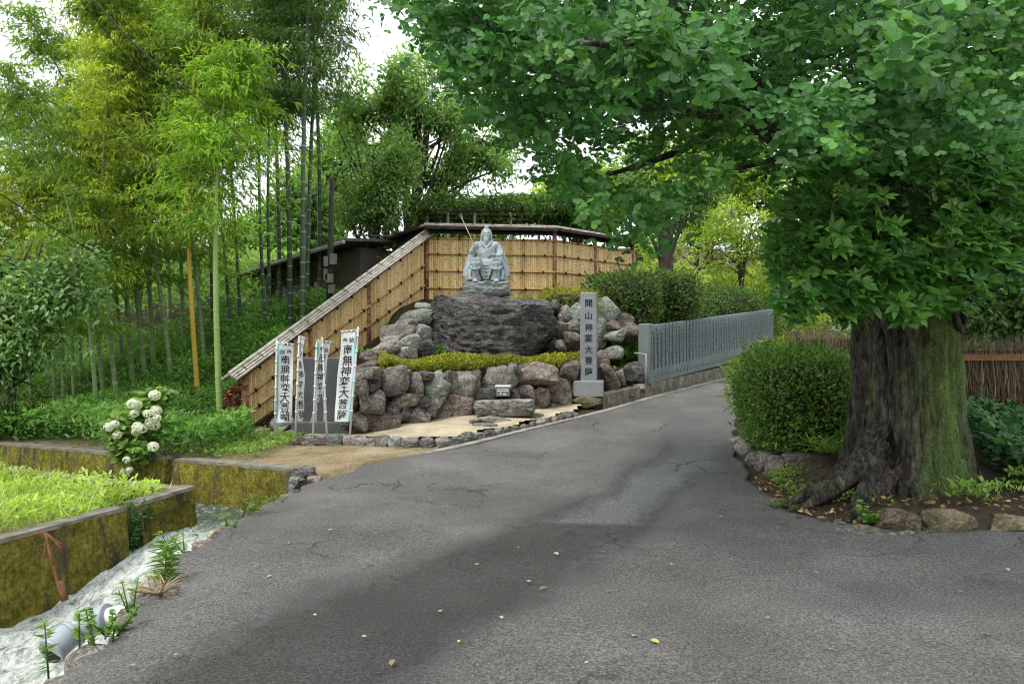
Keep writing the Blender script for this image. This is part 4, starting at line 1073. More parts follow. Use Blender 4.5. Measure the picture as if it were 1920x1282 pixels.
# pale shed wall seen through the culms
pw = thing('garden_wall', 'pale beige plaster wall glimpsed between the bamboo culms', 'wall', P(430, 600, 26))
for a, b, c, d, Y in [(396, 452, 566, 606, 26), (452, 522, 560, 600, 25.6)]:
    p0 = P(a, d, Y); p1 = P(b, c, Y)
    MB().box(((p0.x + p1.x) / 2, Y, (p0.z + p1.z) / 2 - .3), (p1.x - p0.x - .02, .2, p1.z - p0.z + .6)).build('wall_panel', M_wall, pw)
p0 = P(396, 566, 26); p1 = P(522, 556, 26); MB().box(((p0.x + p1.x) / 2, 25.9, p0.z + .05), (p1.x - p0.x, .6, .07)).build('coping', M_roof, pw)

wp = thing('white_pipe', 'thin white plastic pipe bent over the rocks at the near end of the granite fence', 'pipe', P(1212, 722, 16.4))
mb = MB(); mb.tube([P(1211, 726, 16.4), P(1211, 664, 16.4), P(1190, 662, 16.5)], .022, 8); mb.build('pipe_run', M_frame, wp)
M_polew = nmat('dark_utility_pole', [(.3, (.022, .022, .018)), (.7, (.06, .06, .05))], 9, .85, 40, .3, stretch=(4, 4, .5))
Yu = 17.7; ut = P(623, 336, Yu); ub = P(616, 620, Yu)
up = thing('utility_pole', 'thin dark pole with meter boxes beside the house', 'utility pole', (ub.x, ub.y, gz1(ub.x, ub.y)))
MB().tube([(ub.x, ub.y, gz1(ub.x, ub.y) - .2), ub.lerp(ut, .5), ut], [.075, .065, .055], 10).build('pole', M_polew, up)
M_meter = nmat('meter_box_grey', [(.3, (.10, .10, .085)), (.7, (.18, .18, .155))], 7, .6, 40, .1)
for px, py, w, h in [(625, 486, .14, .24), (612, 490, .10, .22), (618, 522, .16, .2), (622, 542, .14, .2), (611, 515, .08, .25)]:
    c = P(px, py, Yu - .12); MB().box(c, (w, .12, h)).build('meter_box', M_meter, up)
M_cable = nmat('black_cable', [(.3, (.012, .012, .010)), (.7, (.03, .028, .022))], 9, .6, 40, 0)
M_cable2 = nmat('tan_cable', [(.3, (.09, .075, .04)), (.7, (.16, .13, .075))], 9, .6, 40, 0)
def cable(label, pts, r, mat, nm='overhead_cable'):
    mb = MB(); arc_tube(mb, pts, r, 6); return tag(mb.build(nm, mat), label, 'cable')
cable('thick tan overhead cable sagging to the head of the dark pole', [P(120, -60, 7.5), P(280, 110, 9.2), P(440, 245, 12.5), P(500, 318, 15), P(550, 360, 16.7), P(590, 356, 17.4), P(621, 338, 17.7)], .0105, M_cable2)
cable('thin black overhead cable running beside the thick one into the bamboo', [P(120, -40, 8), P(250, 120, 10), P(390, 255, 14), P(500, 330, 18), P(570, 368, 22)], .006, M_cable)
cable('low black cable crossing in front of the left bamboo', [P(-60, 335, 9), P(0, 364, 9.5), P(120, 440, 11.5), P(260, 515, 14), P(420, 575, 17), P(560, 585, 19), P(640, 545, 20)], .008, M_cable)

# wisteria trellis
tr_ = thing('wisteria_trellis', 'bamboo pole trellis carrying a flat roof of dark green wisteria', 'trellis', (0, 21, 2.6))
TZ = PZ(398, 20.3)
for px, Y in [(890, 20.2), (906, 21.6), (958, 20.6), (801, 20.8), (840, 20.3), (1010, 22.5), (1060, 22)]:
    x = PX(px, Y); MB().tube([(x, Y, 2.5), (x, Y, TZ)], .035, 8).build('post', M_frame, tr_)
for k in range(5):
    Y = 20.0 + k * .9; MB().tube([(PX(800, Y), Y, TZ + .02 * k), (PX(980 + 12 * k, Y), Y, TZ - .02)], .035, 8).build('beam', M_bark, tr_)
for k in range(7):
    x = -2.3 + k * .85; MB().tube([(x, 19.7, TZ + .07), (x + .1, 24, TZ + .09)], .028, 8).build('crossbeam', M_bark, tr_)

# ================================================================ FOLIAGE
def lm(name, dark, mid, light, **k): return leafmat(name, [(0, dark), (.5, mid), (1, light)], **k)
ML_bam = lm('bamboo_leaf', (.09, .18, .026), (.18, .31, .05), (.35, .46, .10), trans=.5)
ML_bam_y = lm('olive_bamboo_leaf', (.17, .23, .024), (.32, .39, .05), (.52, .55, .11), trans=.55)
ML_bam_b = lm('fresh_bamboo_leaf', (.09, .19, .018), (.19, .34, .034), (.34, .48, .07), trans=.5)
ML_bam_d = lm('dark_bamboo_leaf', (.035, .09, .024), (.085, .17, .045), (.18, .28, .085), trans=.5)
ML_gink = lm('ginkgo_leaf', (.026, .10, .022), (.06, .19, .038), (.15, .34, .08), trans=.35, rough=.5, tcol=1.3)
ML_ever = lm('glossy_evergreen_leaf', (.045, .14, .028), (.11, .29, .05), (.24, .46, .11), trans=.25, rough=.3, spec=.5, clump=.2)
ML_hedge = lm('hedge_leaf', (.045, .11, .015), (.10, .21, .028), (.22, .36, .06), trans=.25, rough=.4, clump=.25)
ML_hedge_l = lm('light_shrub_leaf', (.09, .17, .02), (.18, .29, .035), (.32, .42, .07), trans=.35)
ML_shrub = lm('mixed_shrub_leaf', (.03, .075, .015), (.085, .16, .03), (.22, .29, .075), trans=.3)
ML_azal = lm('azalea_leaf', (.12, .15, .012), (.24, .26, .02), (.38, .37, .045), trans=.3)
ML_tree = lm('tree_leaf', (.09, .19, .05), (.19, .34, .095), (.42, .54, .25), trans=.5)
ML_tree_d = lm('dark_tree_leaf', (.035, .085, .022), (.085, .165, .04), (.20, .30, .10), trans=.4)
ML_maple = lm('maple_leaf', (.14, .24, .03), (.26, .37, .055), (.42, .50, .12), trans=.5)
ML_far = lm('far_tree_leaf', (.09, .19, .05), (.19, .34, .095), (.34, .50, .15), trans=.45)
ML_pale = lm('pale_backed_leaf', (.08, .19, .05), (.18, .34, .10), (.46, .57, .34), trans=.45)
ML_field = lm('field_weed_leaf', (.13, .24, .028), (.27, .42, .06), (.44, .55, .14), trans=.4, clump=.4, cscale=1.6)
ML_under = lm('undergrowth_leaf', (.035, .11, .02), (.08, .21, .038), (.18, .34, .075), trans=.4)
ML_weed = lm('weed_leaf', (.07, .16, .03), (.15, .28, .05), (.28, .40, .09), trans=.35)
ML_ivy = lm('ivy_and_shaded_thicket_leaf', (.02, .07, .022), (.04, .125, .04), (.10, .22, .08), trans=.2)
ML_trellis = lm('wisteria_leaf', (.03, .08, .014), (.075, .16, .03), (.19, .31, .07), trans=.35)
ML_straw = leafmat('dry_straw', [(0, (.20, .14, .07)), (.5, (.36, .27, .15)), (1, (.48, .38, .24))], trans=.1)
M_culm_g = nmat('green_culm', [(.3, (.13, .20, .08)), (.6, (.21, .29, .13)), (.8, (.30, .36, .20))], 3, .45, 20, .1, stretch=(1, 1, .3), var=.25)
M_culm_b = nmat('fresh_green_culm', [(.3, (.20, .32, .075)), (.7, (.30, .42, .13))], 3, .4, 20, .1, stretch=(1, 1, .3))
M_culm_y = nmat('yellow_culm', [(.3, (.42, .25, .02)), (.7, (.55, .36, .05))], 3, .45, 20, .1, stretch=(1, 1, .3))
M_culm_k = nmat('dark_green_culm', [(.3, (.03, .055, .03)), (.7, (.075, .11, .06))], 3, .45, 20, .1, stretch=(1, 1, .3), var=.3)
M_node = nmat('culm_node_ring', [(.3, (.26, .28, .19)), (.7, (.38, .40, .28))], 9, .6, 20, .1)
M_bark_t = nmat('tree_bark', [(.3, (.025, .02, .016)), (.6, (.07, .058, .046)), (.8, (.12, .105, .085))], 9, .9, 25, .8, .03, stretch=(1, 1, .35))

# ---- bamboo: a few prototypes, then individual copies
def bamboo_proto(seed, H, start, spread, nleaf, droop, r0, culm_m, leaf_m, lsize=.15):
    rg = np.random.default_rng(seed); az0 = rg.uniform(0, 6.28)
    def axis(z):
        t = np.clip(z / H, 0, 1.0); bend = droop * t ** 3
        return np.stack([np.cos(az0) * bend, np.sin(az0) * bend, z - .25 * droop * t ** 4], -1)
    zs = np.concatenate([np.linspace(0, H * .9, 26), np.linspace(H * .92, H, 6)])
    pts = axis(zs); rad = r0 * (1 - .82 * (zs / H) ** 1.3)
    mb = MB(); mb.tube([Vector(p) for p in pts], list(rad), 9); culm = mb.mesh('culm'); culm.materials.append(culm_m)
    mb = MB(); z = .22; k = 0
    while z < H * .85:
        p = Vector(axis(np.array([z]))[0]); rr = r0 * (1 - .82 * (z / H) ** 1.3)
        mb.tube([p - Vector((0, 0, .012)), p, p + Vector((0, 0, .012))], [rr * 1.0, rr * 1.14, rr * 1.0], 9, False); z += .24 + .14 * min(1, k / 12); k += 1
    ring = mb.mesh('node_rings'); ring.materials.append(M_node)
    # branches at the nodes above the start, each with fine twigs and hanging leaf fans
    nb = 85
    pos, ax_, sz_l = [], [], []; tw = MB()
    zb = start * H + (H * 1.0 - start * H) * rg.random(nb) ** .85
    per = nleaf // nb
    for z in zb:
        t = (z - start * H) / (H - start * H); Lb = spread * (1.05 - .62 * t) * rg.uniform(.65, 1.15)
        a = rg.uniform(0, 6.28); o = axis(np.array([z]))[0]; d = np.array([math.cos(a), math.sin(a), rg.uniform(.35, .8)])
        nseg = 6; line = [o]
        for s in range(nseg):
            d = d + np.array([0, 0, -.17]); q = d / np.linalg.norm(d); line.append(line[-1] + q * Lb / nseg)
        line = np.array(line)
        if len(tw.v) < 9000: tw.tube([Vector(p) for p in line[::2]], [.009, .007, .005, .003][:len(line[::2])], 3, False)
        u = rg.random(per) ** .7 * nseg; i = np.minimum(u.astype(int), nseg - 1); f = (u - i)[:, None]
        base = line[i] * (1 - f) + line[i + 1] * f
        cl = rg.normal(0, .085 + .03 * spread, (max(1, per // 7), 3))       # leaves come in little fans
        fan = rg.integers(0, len(cl), per)
        base = base + cl[fan] * np.array([1.6, 1.6, .55])
        dd = line[np.minimum(i + 1, nseg)] - line[i]; dd = dd / np.linalg.norm(dd, axis=1, keepdims=True)
        pos.append(base); ax_.append(dd * .7 + rg.normal(0, .55, (per, 3)) + np.array([0, 0, -.42])); sz_l.append(rg.uniform(.7, 1.25, per) * lsize)
    pos = np.concatenate(pos); ax_ = np.concatenate(ax_); sz_l = np.concatenate(sz_l)
    nr = np.stack([rg.normal(0, .5, len(pos)), rg.normal(0, .5, len(pos)), np.ones(len(pos))], 1)
    zt = (pos[:, 2] - pos[:, 2].min()) / np.ptp(pos[:, 2])
    crown = leaf_mesh('crown', 'lance', pos, ax_, nr, sz_l, np.clip(rg.normal(.48, .26, len(pos)), 0, 1), width=1.25); crown.materials.append(leaf_m)
    tw = tw.mesh('branches'); tw.materials.append(culm_m)
    return culm, ring, crown, tw
BP = {
 'A': bamboo_proto(1, 8.6, .25, 1.35, 9000, 1.5, .05, M_culm_g, ML_bam),
 'B': bamboo_proto(2, 9.4, .32, 1.45, 9200, 1.2, .052, M_culm_g, ML_bam_y),
 'C': bamboo_proto(3, 7.6, .26, 1.30, 8000, 1.9, .045, M_culm_g, ML_bam_y),
 'F': bamboo_proto(4, 6.9, .46, 1.35, 8800, .5, .06, M_culm_b, ML_bam_b),
 'Y': bamboo_proto(5, 8.8, .34, 1.25, 8200, 1.0, .05, M_culm_y, ML_bam),
 'D': bamboo_proto(6, 11.0, .45, 1.35, 9200, .7, .06, M_culm_k, ML_bam_d),
 'K': bamboo_proto(7, 9.2, .42, 1.2, 7000, 1.0, .04, M_culm_k, ML_bam),
}
def bamboo(label, proto, px, Y, tilt_px, rot, sc=1.0, group='bamboo culms of the grove', tilt_y=0.0):
    x = PX(px, Y); z = gz1(x, Y); e = thing('bamboo', label, 'bamboo', (x, Y, z - .05), group, False)
    e.rotation_euler = (-tilt_y, math.atan((tilt_px) / 480.0), 0); e.scale = (sc, sc, sc)
    sub_parts = []
    for nm, me in zip(('culm', 'node_rings', 'crown', 'branches'), BP[proto]):
        o = bpy.data.objects.new(nm, me); COL.objects.link(o); o.rotation_euler.z = rot
        sub_parts.append(o); o.parent = e if nm != 'node_rings' else sub_parts[0]
        if nm == 'node_rings': o.rotation_euler.z = 0; o['kind'] = 'stuff'
    return e
G = 'slender green bamboo culm with feathery crown standing inside the left grove'
LB = {0: 'green bamboo leaning left, directly behind the hydrangea and undergrowth', 1: 'olive crowned bamboo leaning strongly left above the hydrangea',
      5: 'green bamboo leaning left just left of the yellow stemmed one', 6: 'green bamboo close behind the yellow stemmed one', 7: 'short yellow green bamboo at the outer left of the clustered culms',
      11: 'low yellow green bamboo beside the pale leaved tree', 12: 'low yellow green bamboo behind the pale leaved tree', 13: 'low yellow green bamboo at the left edge of the grove'}
K = 'thin dark bamboo culm with feathery crown standing in front of the house'
bamboo('tall bright green bamboo with fresh layered foliage nearest the sloping fence', 'F', 414, 13.9, -22, 1.0)
bamboo('yellow stemmed bamboo at the edge of the grove beside the bright green one', 'Y', 374, 15.0, -38, 2.0)
bamboo('thick dark green bamboo culm rising in front of the house window', 'D', 545, 17.2, -4, 0.3)
bamboo('thick dark green bamboo culm close beside the utility pole', 'D', 568, 17.0, -2, 2.4, 1.04)
bamboo('slimmer dark bamboo behind the thick pair at the house', 'D', 574, 18.5, 10, 4.0, .97)
for i, (pr, px, Y, tp, sc) in enumerate([('A',183,14.2,-28,.79),('B',225,14.6,-52,.88),('A',197,16.2,-50,.88),('A',254,16.5,-48,1.02),('B',276,16.8,-55,1.0),('A',326,16.4,-62,1.02),
        ('A',386,16.8,-40,1.0),('C',103,15,-8,.78),('A',120,15.6,-6,.78),('A',140,16.5,-20,.78),('A',152,17.5,-15,.84),('C',60,15.2,-18,.70),('C',10,14.6,-25,.64),('C',-40,15.5,-10,.66),('A',230,18.2,-35,1.0),
        ('A',345,18.5,-15,1.0),('B',265,20.5,-25,1.05),('B',318,20.5,-12,1.1),('C',35,17.0,-10,.70),('A',290,17.4,-30,1.0),('C',-60,16.5,0,.70)]):
    bamboo(LB.get(i, G), pr, px, Y, tp, random.uniform(0, 6.28), sc)
for i, (pr, px, Y, tp, sc) in enumerate([('K',435,18.0,-34,1.0),('K',452,18.6,-22,1.0),('K',500,17.8,-30,1.05),('K',508,18.6,-16,1.08),('K',398,18.8,-5,1.1),('D',600,20,0,1.0),('D',525,20.5,-6,.98)]):
    bamboo(K, pr, px, Y, tp, random.uniform(0, 6.28), sc, 'dark bamboo culms by the house')

# ---- broadleaf trees
def tree(name, label, base, top_pts, blobs, leaf_m, nleaf, lsize=.11, kind='oval', trunk_r=.12, group=None, bark=None, gap=-.15, gs=1.3, nbr=14, droop=.25, cat='tree', seed=0, lean=None, width=1.0, flat=.6):
    """blobs: (centre, (rx,ry,rz)) of the crown; boughs run from the trunk into them"""
    rg = np.random.default_rng(seed + 1000); base = Vector(base)
    root = thing(name, label, cat, base, group); bark = bark or M_bark_t
    tops = [Vector(p) for p in top_pts]; mb = MB(); arc_tube(mb, [base - Vector((0, 0, .2))] + tops, [trunk_r * 1.25, trunk_r, trunk_r * .55], 10)
    mb.build('trunk', bark, root)
    if nbr:
        mb = MB()
        for k in range(nbr):
            c, r = blobs[k % len(blobs)]; d = rdir(1, -.2, .9)[0]
            e = Vector(c) + Vector((d[0] * r[0], d[1] * r[1], d[2] * r[2])) * rg.uniform(.55, .95)
            s = (base.lerp(tops[0], rg.uniform(.6, 1)) if rg.random() < .4 else tops[0].lerp(tops[-1], rg.uniform(0, 1)))
            mid = s.lerp(e, .5) + Vector((rg.normal(0, .15), rg.normal(0, .15), rg.normal(.1, .12)))
            arc_tube(mb, [s, mid, e], [trunk_r * .45, trunk_r * .26, .012], 6)
        mb.build('branches', bark, root)
    tot = sum(r[0] * r[1] * r[2] for _, r in blobs) ; pos = []; out = []
    for c, r in blobs:
        n = int(nleaf * r[0] * r[1] * r[2] / tot * 1.7)
        d = rdir(n); rad = rg.random(n) ** .42
        cl = rg.normal(0, .10, (max(1, n // 9), 3)); p = d * rad[:, None] * np.array(r)
        src = p[:max(1, n // 9)]; k = rg.integers(0, len(src), n)
        p = src[k] + rg.normal(0, .13, (n, 3)) * np.array([1.2, 1.2, .7])
        pos.append(p + np.array(c)); out.append(unit(p + 1e-3))
    pos = np.concatenate(pos); out = np.concatenate(out)
    keep = wob(pos, gs, seed) + rg.normal(0, .18, len(pos)) > gap
    pos, out = pos[keep][:nleaf], out[keep][:nleaf]; n = len(pos)
    ax_ = out * .55 + rg.normal(0, .6, (n, 3)) + np.array([0, 0, -droop]); nr = out * .4 + rg.normal(0, .45, (n, 3)) + np.array([0, 0, flat + .4])
    me = leaf_mesh('crown', kind, pos, ax_, nr, rg.uniform(.7, 1.25, n) * lsize, np.clip(rg.normal(.5, .27, n), 0, 1), width=width); me.materials.append(leaf_m)
    link('crown', me, None, root)
    return root
def B3(px, py, Y, rx, rz, ry=None): c = P(px, py, Y); k = Y / F_PX; return (tuple(c), (rx * k, (ry or rx * k * .9), rz * k))
tree('broadleaf_tree', 'airy broadleaf tree with slanting limbs above the trellis', (PX(760, 22.5), 22.5, 2.5), [P(765, 440, 22.5), P(790, 330, 22.4), P(800, 240, 22.4)],
     [B3(770, 190, 22.5, 95, 75), B3(860, 240, 22.6, 80, 60), B3(720, 270, 22.3, 60, 90), B3(900, 310, 22.8, 75, 50), B3(800, 330, 22.5, 60, 60), B3(930, 265, 23, 50, 40), B3(690, 170, 22.6, 60, 55), B3(650, 240, 22.8, 50, 60), B3(790, 130, 22.8, 70, 40)], ML_tree, 26000, .135, 'oval', .14, gap=-.06, gs=2.3, nbr=40, seed=1)
tree('broadleaf_tree', 'dense dark broadleaf tree beside the house roof', (PX(705, 20.3), 20.3, 2.4), [P(705, 470, 20.3), P(700, 380, 20.2), P(700, 300, 20.2)],
     [B3(690, 300, 20.2, 60, 60), B3(720, 370, 20.2, 62, 60), B3(672, 380, 20.0, 45, 60), B3(750, 300, 20.4, 45, 55), B3(700, 440, 20.2, 50, 45), B3(660, 470, 19.6, 34, 34)], ML_tree, 8000, .12, 'oval', .11, gap=.0, nbr=26, seed=2)
# hillside trees behind
FG = 'trees on the hillside behind the garden'
far = [(560, 400, 33, 90, 120, ML_far, 'rounded bright green hillside tree seen between the dark culms'), (470, 470, 34, 90, 80, ML_far, 'bright green hillside tree behind the thin dark culms'),
       (640, 300, 36, 80, 110, ML_far, 'green hillside tree behind the utility pole'), (340, 540, 36, 130, 70, ML_far, 'hillside tree closing the view behind the middle of the grove'), (180, 560, 38, 140, 70, ML_far, 'hillside tree closing the view behind the left of the grove'),
       (20, 560, 36, 140, 80, ML_tree, 'hillside tree behind the left edge of the grove'), (880, 420, 34, 90, 40, ML_far, 'low bright tree behind the statue fence roof'),
       (1080, 370, 32, 100, 70, ML_maple, 'yellow green tree behind the trellis and ginkgo tips'), (1200, 320, 36, 110, 100, ML_far, 'tall pale green tree glimpsed through the ginkgo'),
       (1330, 290, 34, 110, 120, ML_maple, 'tall yellow green tree glimpsed through the ginkgo boughs'), (1450, 300, 38, 120, 150, ML_far, 'green hillside tree behind the evergreen foliage'),
       (1600, 350, 34, 150, 180, ML_tree, 'green tree standing behind the ginkgo trunk'), (1780, 330, 30, 150, 220, ML_tree_d, 'dark tree behind the brushwood fence'), (1950, 350, 28, 150, 240, ML_tree_d, 'dark tree at the right edge behind the ginkgo')]
for i, (px, py, Y, rx, rz_, mt, lb) in enumerate(far):
    x = PX(px, Y); zb = gz1(x, Y)
    bl = [B3(px, py, Y, rx * .7, rz_ * .7), B3(px - rx * .45, py + rz_ * .35, Y - .6, rx * .55, rz_ * .55), B3(px + rx * .45, py + rz_ * .3, Y + .4, rx * .55, rz_ * .55), B3(px + rx * .1, py - rz_ * .4, Y, rx * .5, rz_ * .5), B3(px, py + rz_ * .75, Y - .5, rx * .65, rz_ * .4)]
    tree('hillside_tree', lb, (x, Y, zb), [(x, Y, zb + 2), P(px, py + 20, Y)], bl, mt, 8500, .26, 'diamond', .18, FG, gap=-.28, gs=.9, nbr=8, seed=20 + i, width=1.3)
tree('maple_tree', 'pale yellow green maple right of the clipped hedge', (PX(1385, 27), 27, gz1(PX(1385, 27), 27)), [P(1390, 540, 27), P(1400, 470, 27), P(1410, 420, 27)],
     [B3(1350, 470, 27, 60, 45), B3(1420, 460, 27, 60, 55), B3(1390, 420, 27.2, 70, 35), B3(1310, 510, 26.6, 50, 30), B3(1440, 520, 26.6, 50, 40)], ML_maple, 9000, .13, 'diamond', .07, gap=0, gs=2.2, nbr=26, seed=5)
tree('maple_tree', 'small bright maple standing behind the bamboo fence end', (PX(1300, 29), 29, gz1(PX(1300, 29), 29)), [P(1305, 520, 29), P(1310, 450, 29), P(1315, 400, 29)],
     [B3(1290, 430, 29, 60, 50), B3(1345, 410, 29, 60, 45), B3(1225, 470, 29, 50, 40)], ML_maple, 7000, .14, 'diamond', .07, gap=0, gs=2.2, nbr=18, seed=6)
tree('garden_tree', 'dark rugged tree with twisting boughs behind the clipped hedge', (PX(1248, 22.6), 22.6, 2.4), [P(1248, 470, 22.6), P(1240, 430, 22.6), P(1225, 380, 22.6)],
     [B3(1215, 360, 22.6, 50, 40), B3(1270, 390, 22.7, 55, 35), B3(1180, 400, 22.4, 40, 22), B3(1310, 360, 22.8, 45, 30)], ML_tree_d, 4200, .13, 'oval', .19, gap=.05, nbr=16, seed=7)
tree('broadleaf_tree', 'leafy tree with pale undersides hanging over the left edge of the field', (PX(-30, 12.9), 12.9, gz1(PX(-30, 12.9), 12.9)), [P(-10, 700, 12.9), P(10, 590, 12.8), P(20, 480, 12.8)],
     [B3(20, 480, 12.8, 80, 75), B3(90, 560, 12.6, 75, 60), B3(-20, 600, 12.8, 80, 90), B3(60, 650, 12.5, 80, 60), B3(130, 500, 12.8, 55, 40), B3(150, 560, 12.6, 45, 36), B3(10, 720, 12.4, 60, 50)], ML_pale, 12000, .11, 'oval', .09, gap=-.1, nbr=22, seed=8)
tree('shrub', 'dark leafy shrub at the left end of the bank', (PX(20, 13), 13, gz1(PX(20, 13), 13)), [P(20, 740, 13), P(25, 710, 13)], [B3(20, 745, 12.7, 60, 50), B3(-40, 760, 12.5, 60, 60)], ML_shrub, 4000, .10, 'oval', .04, gap=-.3, nbr=5, seed=9, cat='shrub')
tree('background_tree', 'dark trunk and foliage beyond the brushwood fence on the right, crown enlarged for shade', (PX(1905, 12), 12, .3), [P(1903, 600, 12), P(1895, 480, 12), P(1880, 350, 12)],
     [B3(1830, 420, 12.3, 120, 120), B3(1940, 420, 12, 100, 120), B3(1850, 560, 12.5, 70, 50), B3(1880, 250, 12.4, 130, 100), B3(1830, 600, 11.6, 70, 60), B3(1930, 560, 11.4, 80, 90), B3(2050, 420, 11.5, 120, 200), B3(1780, 520, 12, 60, 90)], ML_tree_d, 21000, .12, 'oval', .16, gap=-.22, nbr=14, seed=10)  # crown enlarged, partly out of view, to shade the ground behind the fence
# trellis roof foliage
n = 9000
tx = RNG.uniform(-2.7, 2.3, n); ty = RNG.uniform(19.7, 24, n); edge_ = np.minimum(1, (2.6 - np.abs(tx + .2)) / .8)
hgt = (.25 + .45 * (wob(np.stack([tx, ty, tx * 0], 1), 1.1) * .5 + .5)) * np.clip(edge_, .2, 1)
tz = TZ + .02 + RNG.random(n) ** .7 * hgt - (RNG.random(n) < .18) * RNG.random(n) * .5
pp = np.stack([tx, ty, tz], 1)
me = leaf_mesh('crown', 'lance', pp, rdir(n, -.9, .3), np.stack([RNG.normal(0, .5, n), RNG.normal(0, .5, n), np.ones(n)], 1), RNG.uniform(.12, .24, n), width=1.8); me.materials.append(ML_trellis)
link('foliage', me, None, tr_)
tree('wisteria_vine', 'dark wisteria stems and drooping greenery at the right end of the trellis', (1.9, 22.3, 2.5), [(1.9, 22.3, 3.8), (2.0, 22.2, 4.9)], [B3(1050, 395, 21.8, 60, 26), B3(1105, 410, 21.8, 45, 24), B3(990, 385, 21.5, 50, 20)], ML_trellis, 5000, .17, 'lance', .07, gap=-.3, nbr=12, seed=12, cat='vine', width=1.8)

# ================================================================ THE GREAT GINKGO
TX, TY = 4.02, 8.05
m, nt, N, L, B = nodes_of('ginkgo_bark')
v = coords(nt); vb = coords(nt, (1, 1, .26))
f1 = tex(nt, vb, 16, 10, .7, 1.0); f2 = tex(nt, coords(nt, (1, 1, .5)), 40, 6, .7)
c = ramp(nt, f1, [(.34, (.006, .005, .005)), (.46, (.035, .030, .025)), (.58, (.10, .088, .074)), (.72, (.24, .22, .19))])
c = mix(nt, ramp(nt, f2, [(.66, 0), (.74, .6)]), c, (.28, .27, .22))
sx = N.new('ShaderNodeSeparateXYZ'); L.new(v, sx.inputs[0])
gx_ = N.new('ShaderNodeMapRange'); gx_.interpolation_type = 'SMOOTHSTEP'; gx_.inputs['From Min'].default_value = TX - .45; gx_.inputs['From Max'].default_value = TX + .35; L.new(sx.outputs['X'], gx_.inputs['Value'])
gx2 = N.new('ShaderNodeMapRange'); gx2.interpolation_type = 'SMOOTHSTEP'; gx2.inputs['From Min'].default_value = TX + .75; gx2.inputs['From Max'].default_value = TX + .25; L.new(sx.outputs['X'], gx2.inputs['Value'])
mk = math_n(nt, 'MULTIPLY', gx_.outputs[0], gx2.outputs[0])
mn = tex(nt, coords(nt, (1, 1, .45)), 5, 10, .75)
mk2 = ramp(nt, math_n(nt, 'ADD', math_n(nt, 'MULTIPLY', mk, .26), math_n(nt, 'ADD', math_n(nt, 'MULTIPLY', mn, .8), math_n(nt, 'MULTIPLY', f1, .12))), [(.48, 0), (.76, .92)])
mc = ramp(nt, tex(nt, v, 55, 6, .75), [(.3, (.03, .06, .01)), (.5, (.12, .20, .04)), (.7, (.32, .43, .14))])
c = mix(nt, mk2, c, mc)
L.new(c, B.inputs['Base Color']); B.inputs['Roughness'].default_value = .92; B.inputs['Specular IOR Level'].default_value = .2
bump(nt, B, math_n(nt, 'ADD', f1, math_n(nt, 'MULTIPLY', f2, .4)), 1.0, .05)
M_gbark = m
M_root = nmat('bare_root_wood', [(.3, (.015, .011, .009)), (.5, (.055, .042, .034)), (.72, (.20, .16, .13))], 14, .85, 40, 1.0, .03, stretch=(2.5, 2.5, .7))
gk = thing('ginkgo_tree', 'massive old ginkgo with mossy fluted trunk beside the road', 'tree', (TX, TY, .1))
na, nz_ = 230, 170; vs = np.zeros((nz_, na, 3))
zs_ = np.concatenate([np.linspace(-.15, 2.6, 130), np.linspace(2.65, 7.5, nz_ - 130)])
for i, z in enumerate(zs_):
    zz = max(z, 0)
    r = .54 + .21 * math.exp(-zz / .24) - .03 * min(zz, 2.5) - (.045 * max(0, z - 2.5))
    r = max(r, .24); cx = TX + .02 * z - .03 * max(0, z - 2.6); cy_ = TY + .02 * z
    for k in range(na):
        a = 2 * math.pi * k / na; tw = a + .12 * z
        q = Vector((math.cos(tw) * 2.2, math.sin(tw) * 2.2, z * .35))
        flute = .055 * noise.noise(q * 1.1) + .035 * math.sin(tw * 9 + 1.5 * noise.noise(q)) * (1 + 1.2 * math.exp(-zz / .4)) * .6
        ridge = abs(noise.noise(Vector((math.cos(tw) * 8, math.sin(tw) * 8, z * 1.1)))) * .075 + noise.noise(Vector((math.cos(tw) * 19, math.sin(tw) * 19, z * 3.0))) * .028 + noise.noise(Vector((math.cos(tw) * 40, math.sin(tw) * 40, z * 9))) * .012
        R_ = r + flute - ridge
        vs[i, k] = (cx + math.cos(a) * R_, cy_ + math.sin(a) * R_, z + .12)
idx = np.arange(na * nz_).reshape(nz_, na); nxt = np.roll(idx, -1, axis=1)
fc = np.stack([idx[:-1], nxt[:-1], nxt[1:], idx[1:]], -1).reshape(-1, 4)
link('trunk', mesh_np('trunk', vs.reshape(-1, 3), fc, smooth=True), M_gbark, gk)
def root_mesh(pts, rad, mat):
    mb = MB(); arc_tube(mb, pts, rad, 26); me = mb.mesh('root'); gr = [random.uniform(-1, 1) for _ in range(26)]; nr_ = len(me.vertices) // 26
    for vv in me.vertices:
        ring = vv.index // 26; kk = vv.index % 26; rr_k = float(np.interp(ring / (nr_ - 1), np.linspace(0, 1, len(rad)), rad))
        nn = vv.normal; vv.co += nn * (gr[kk] * .20 * rr_k * (1 + .6 * noise.noise(Vector((kk * 3.1, ring * .35, 0)))) + .018 * noise.noise(vv.co * 9) + .014 * noise.noise(Vector((vv.co.x * 30, vv.co.y * 30, vv.co.z * 14))))
    return link('root', me, mat, gk)
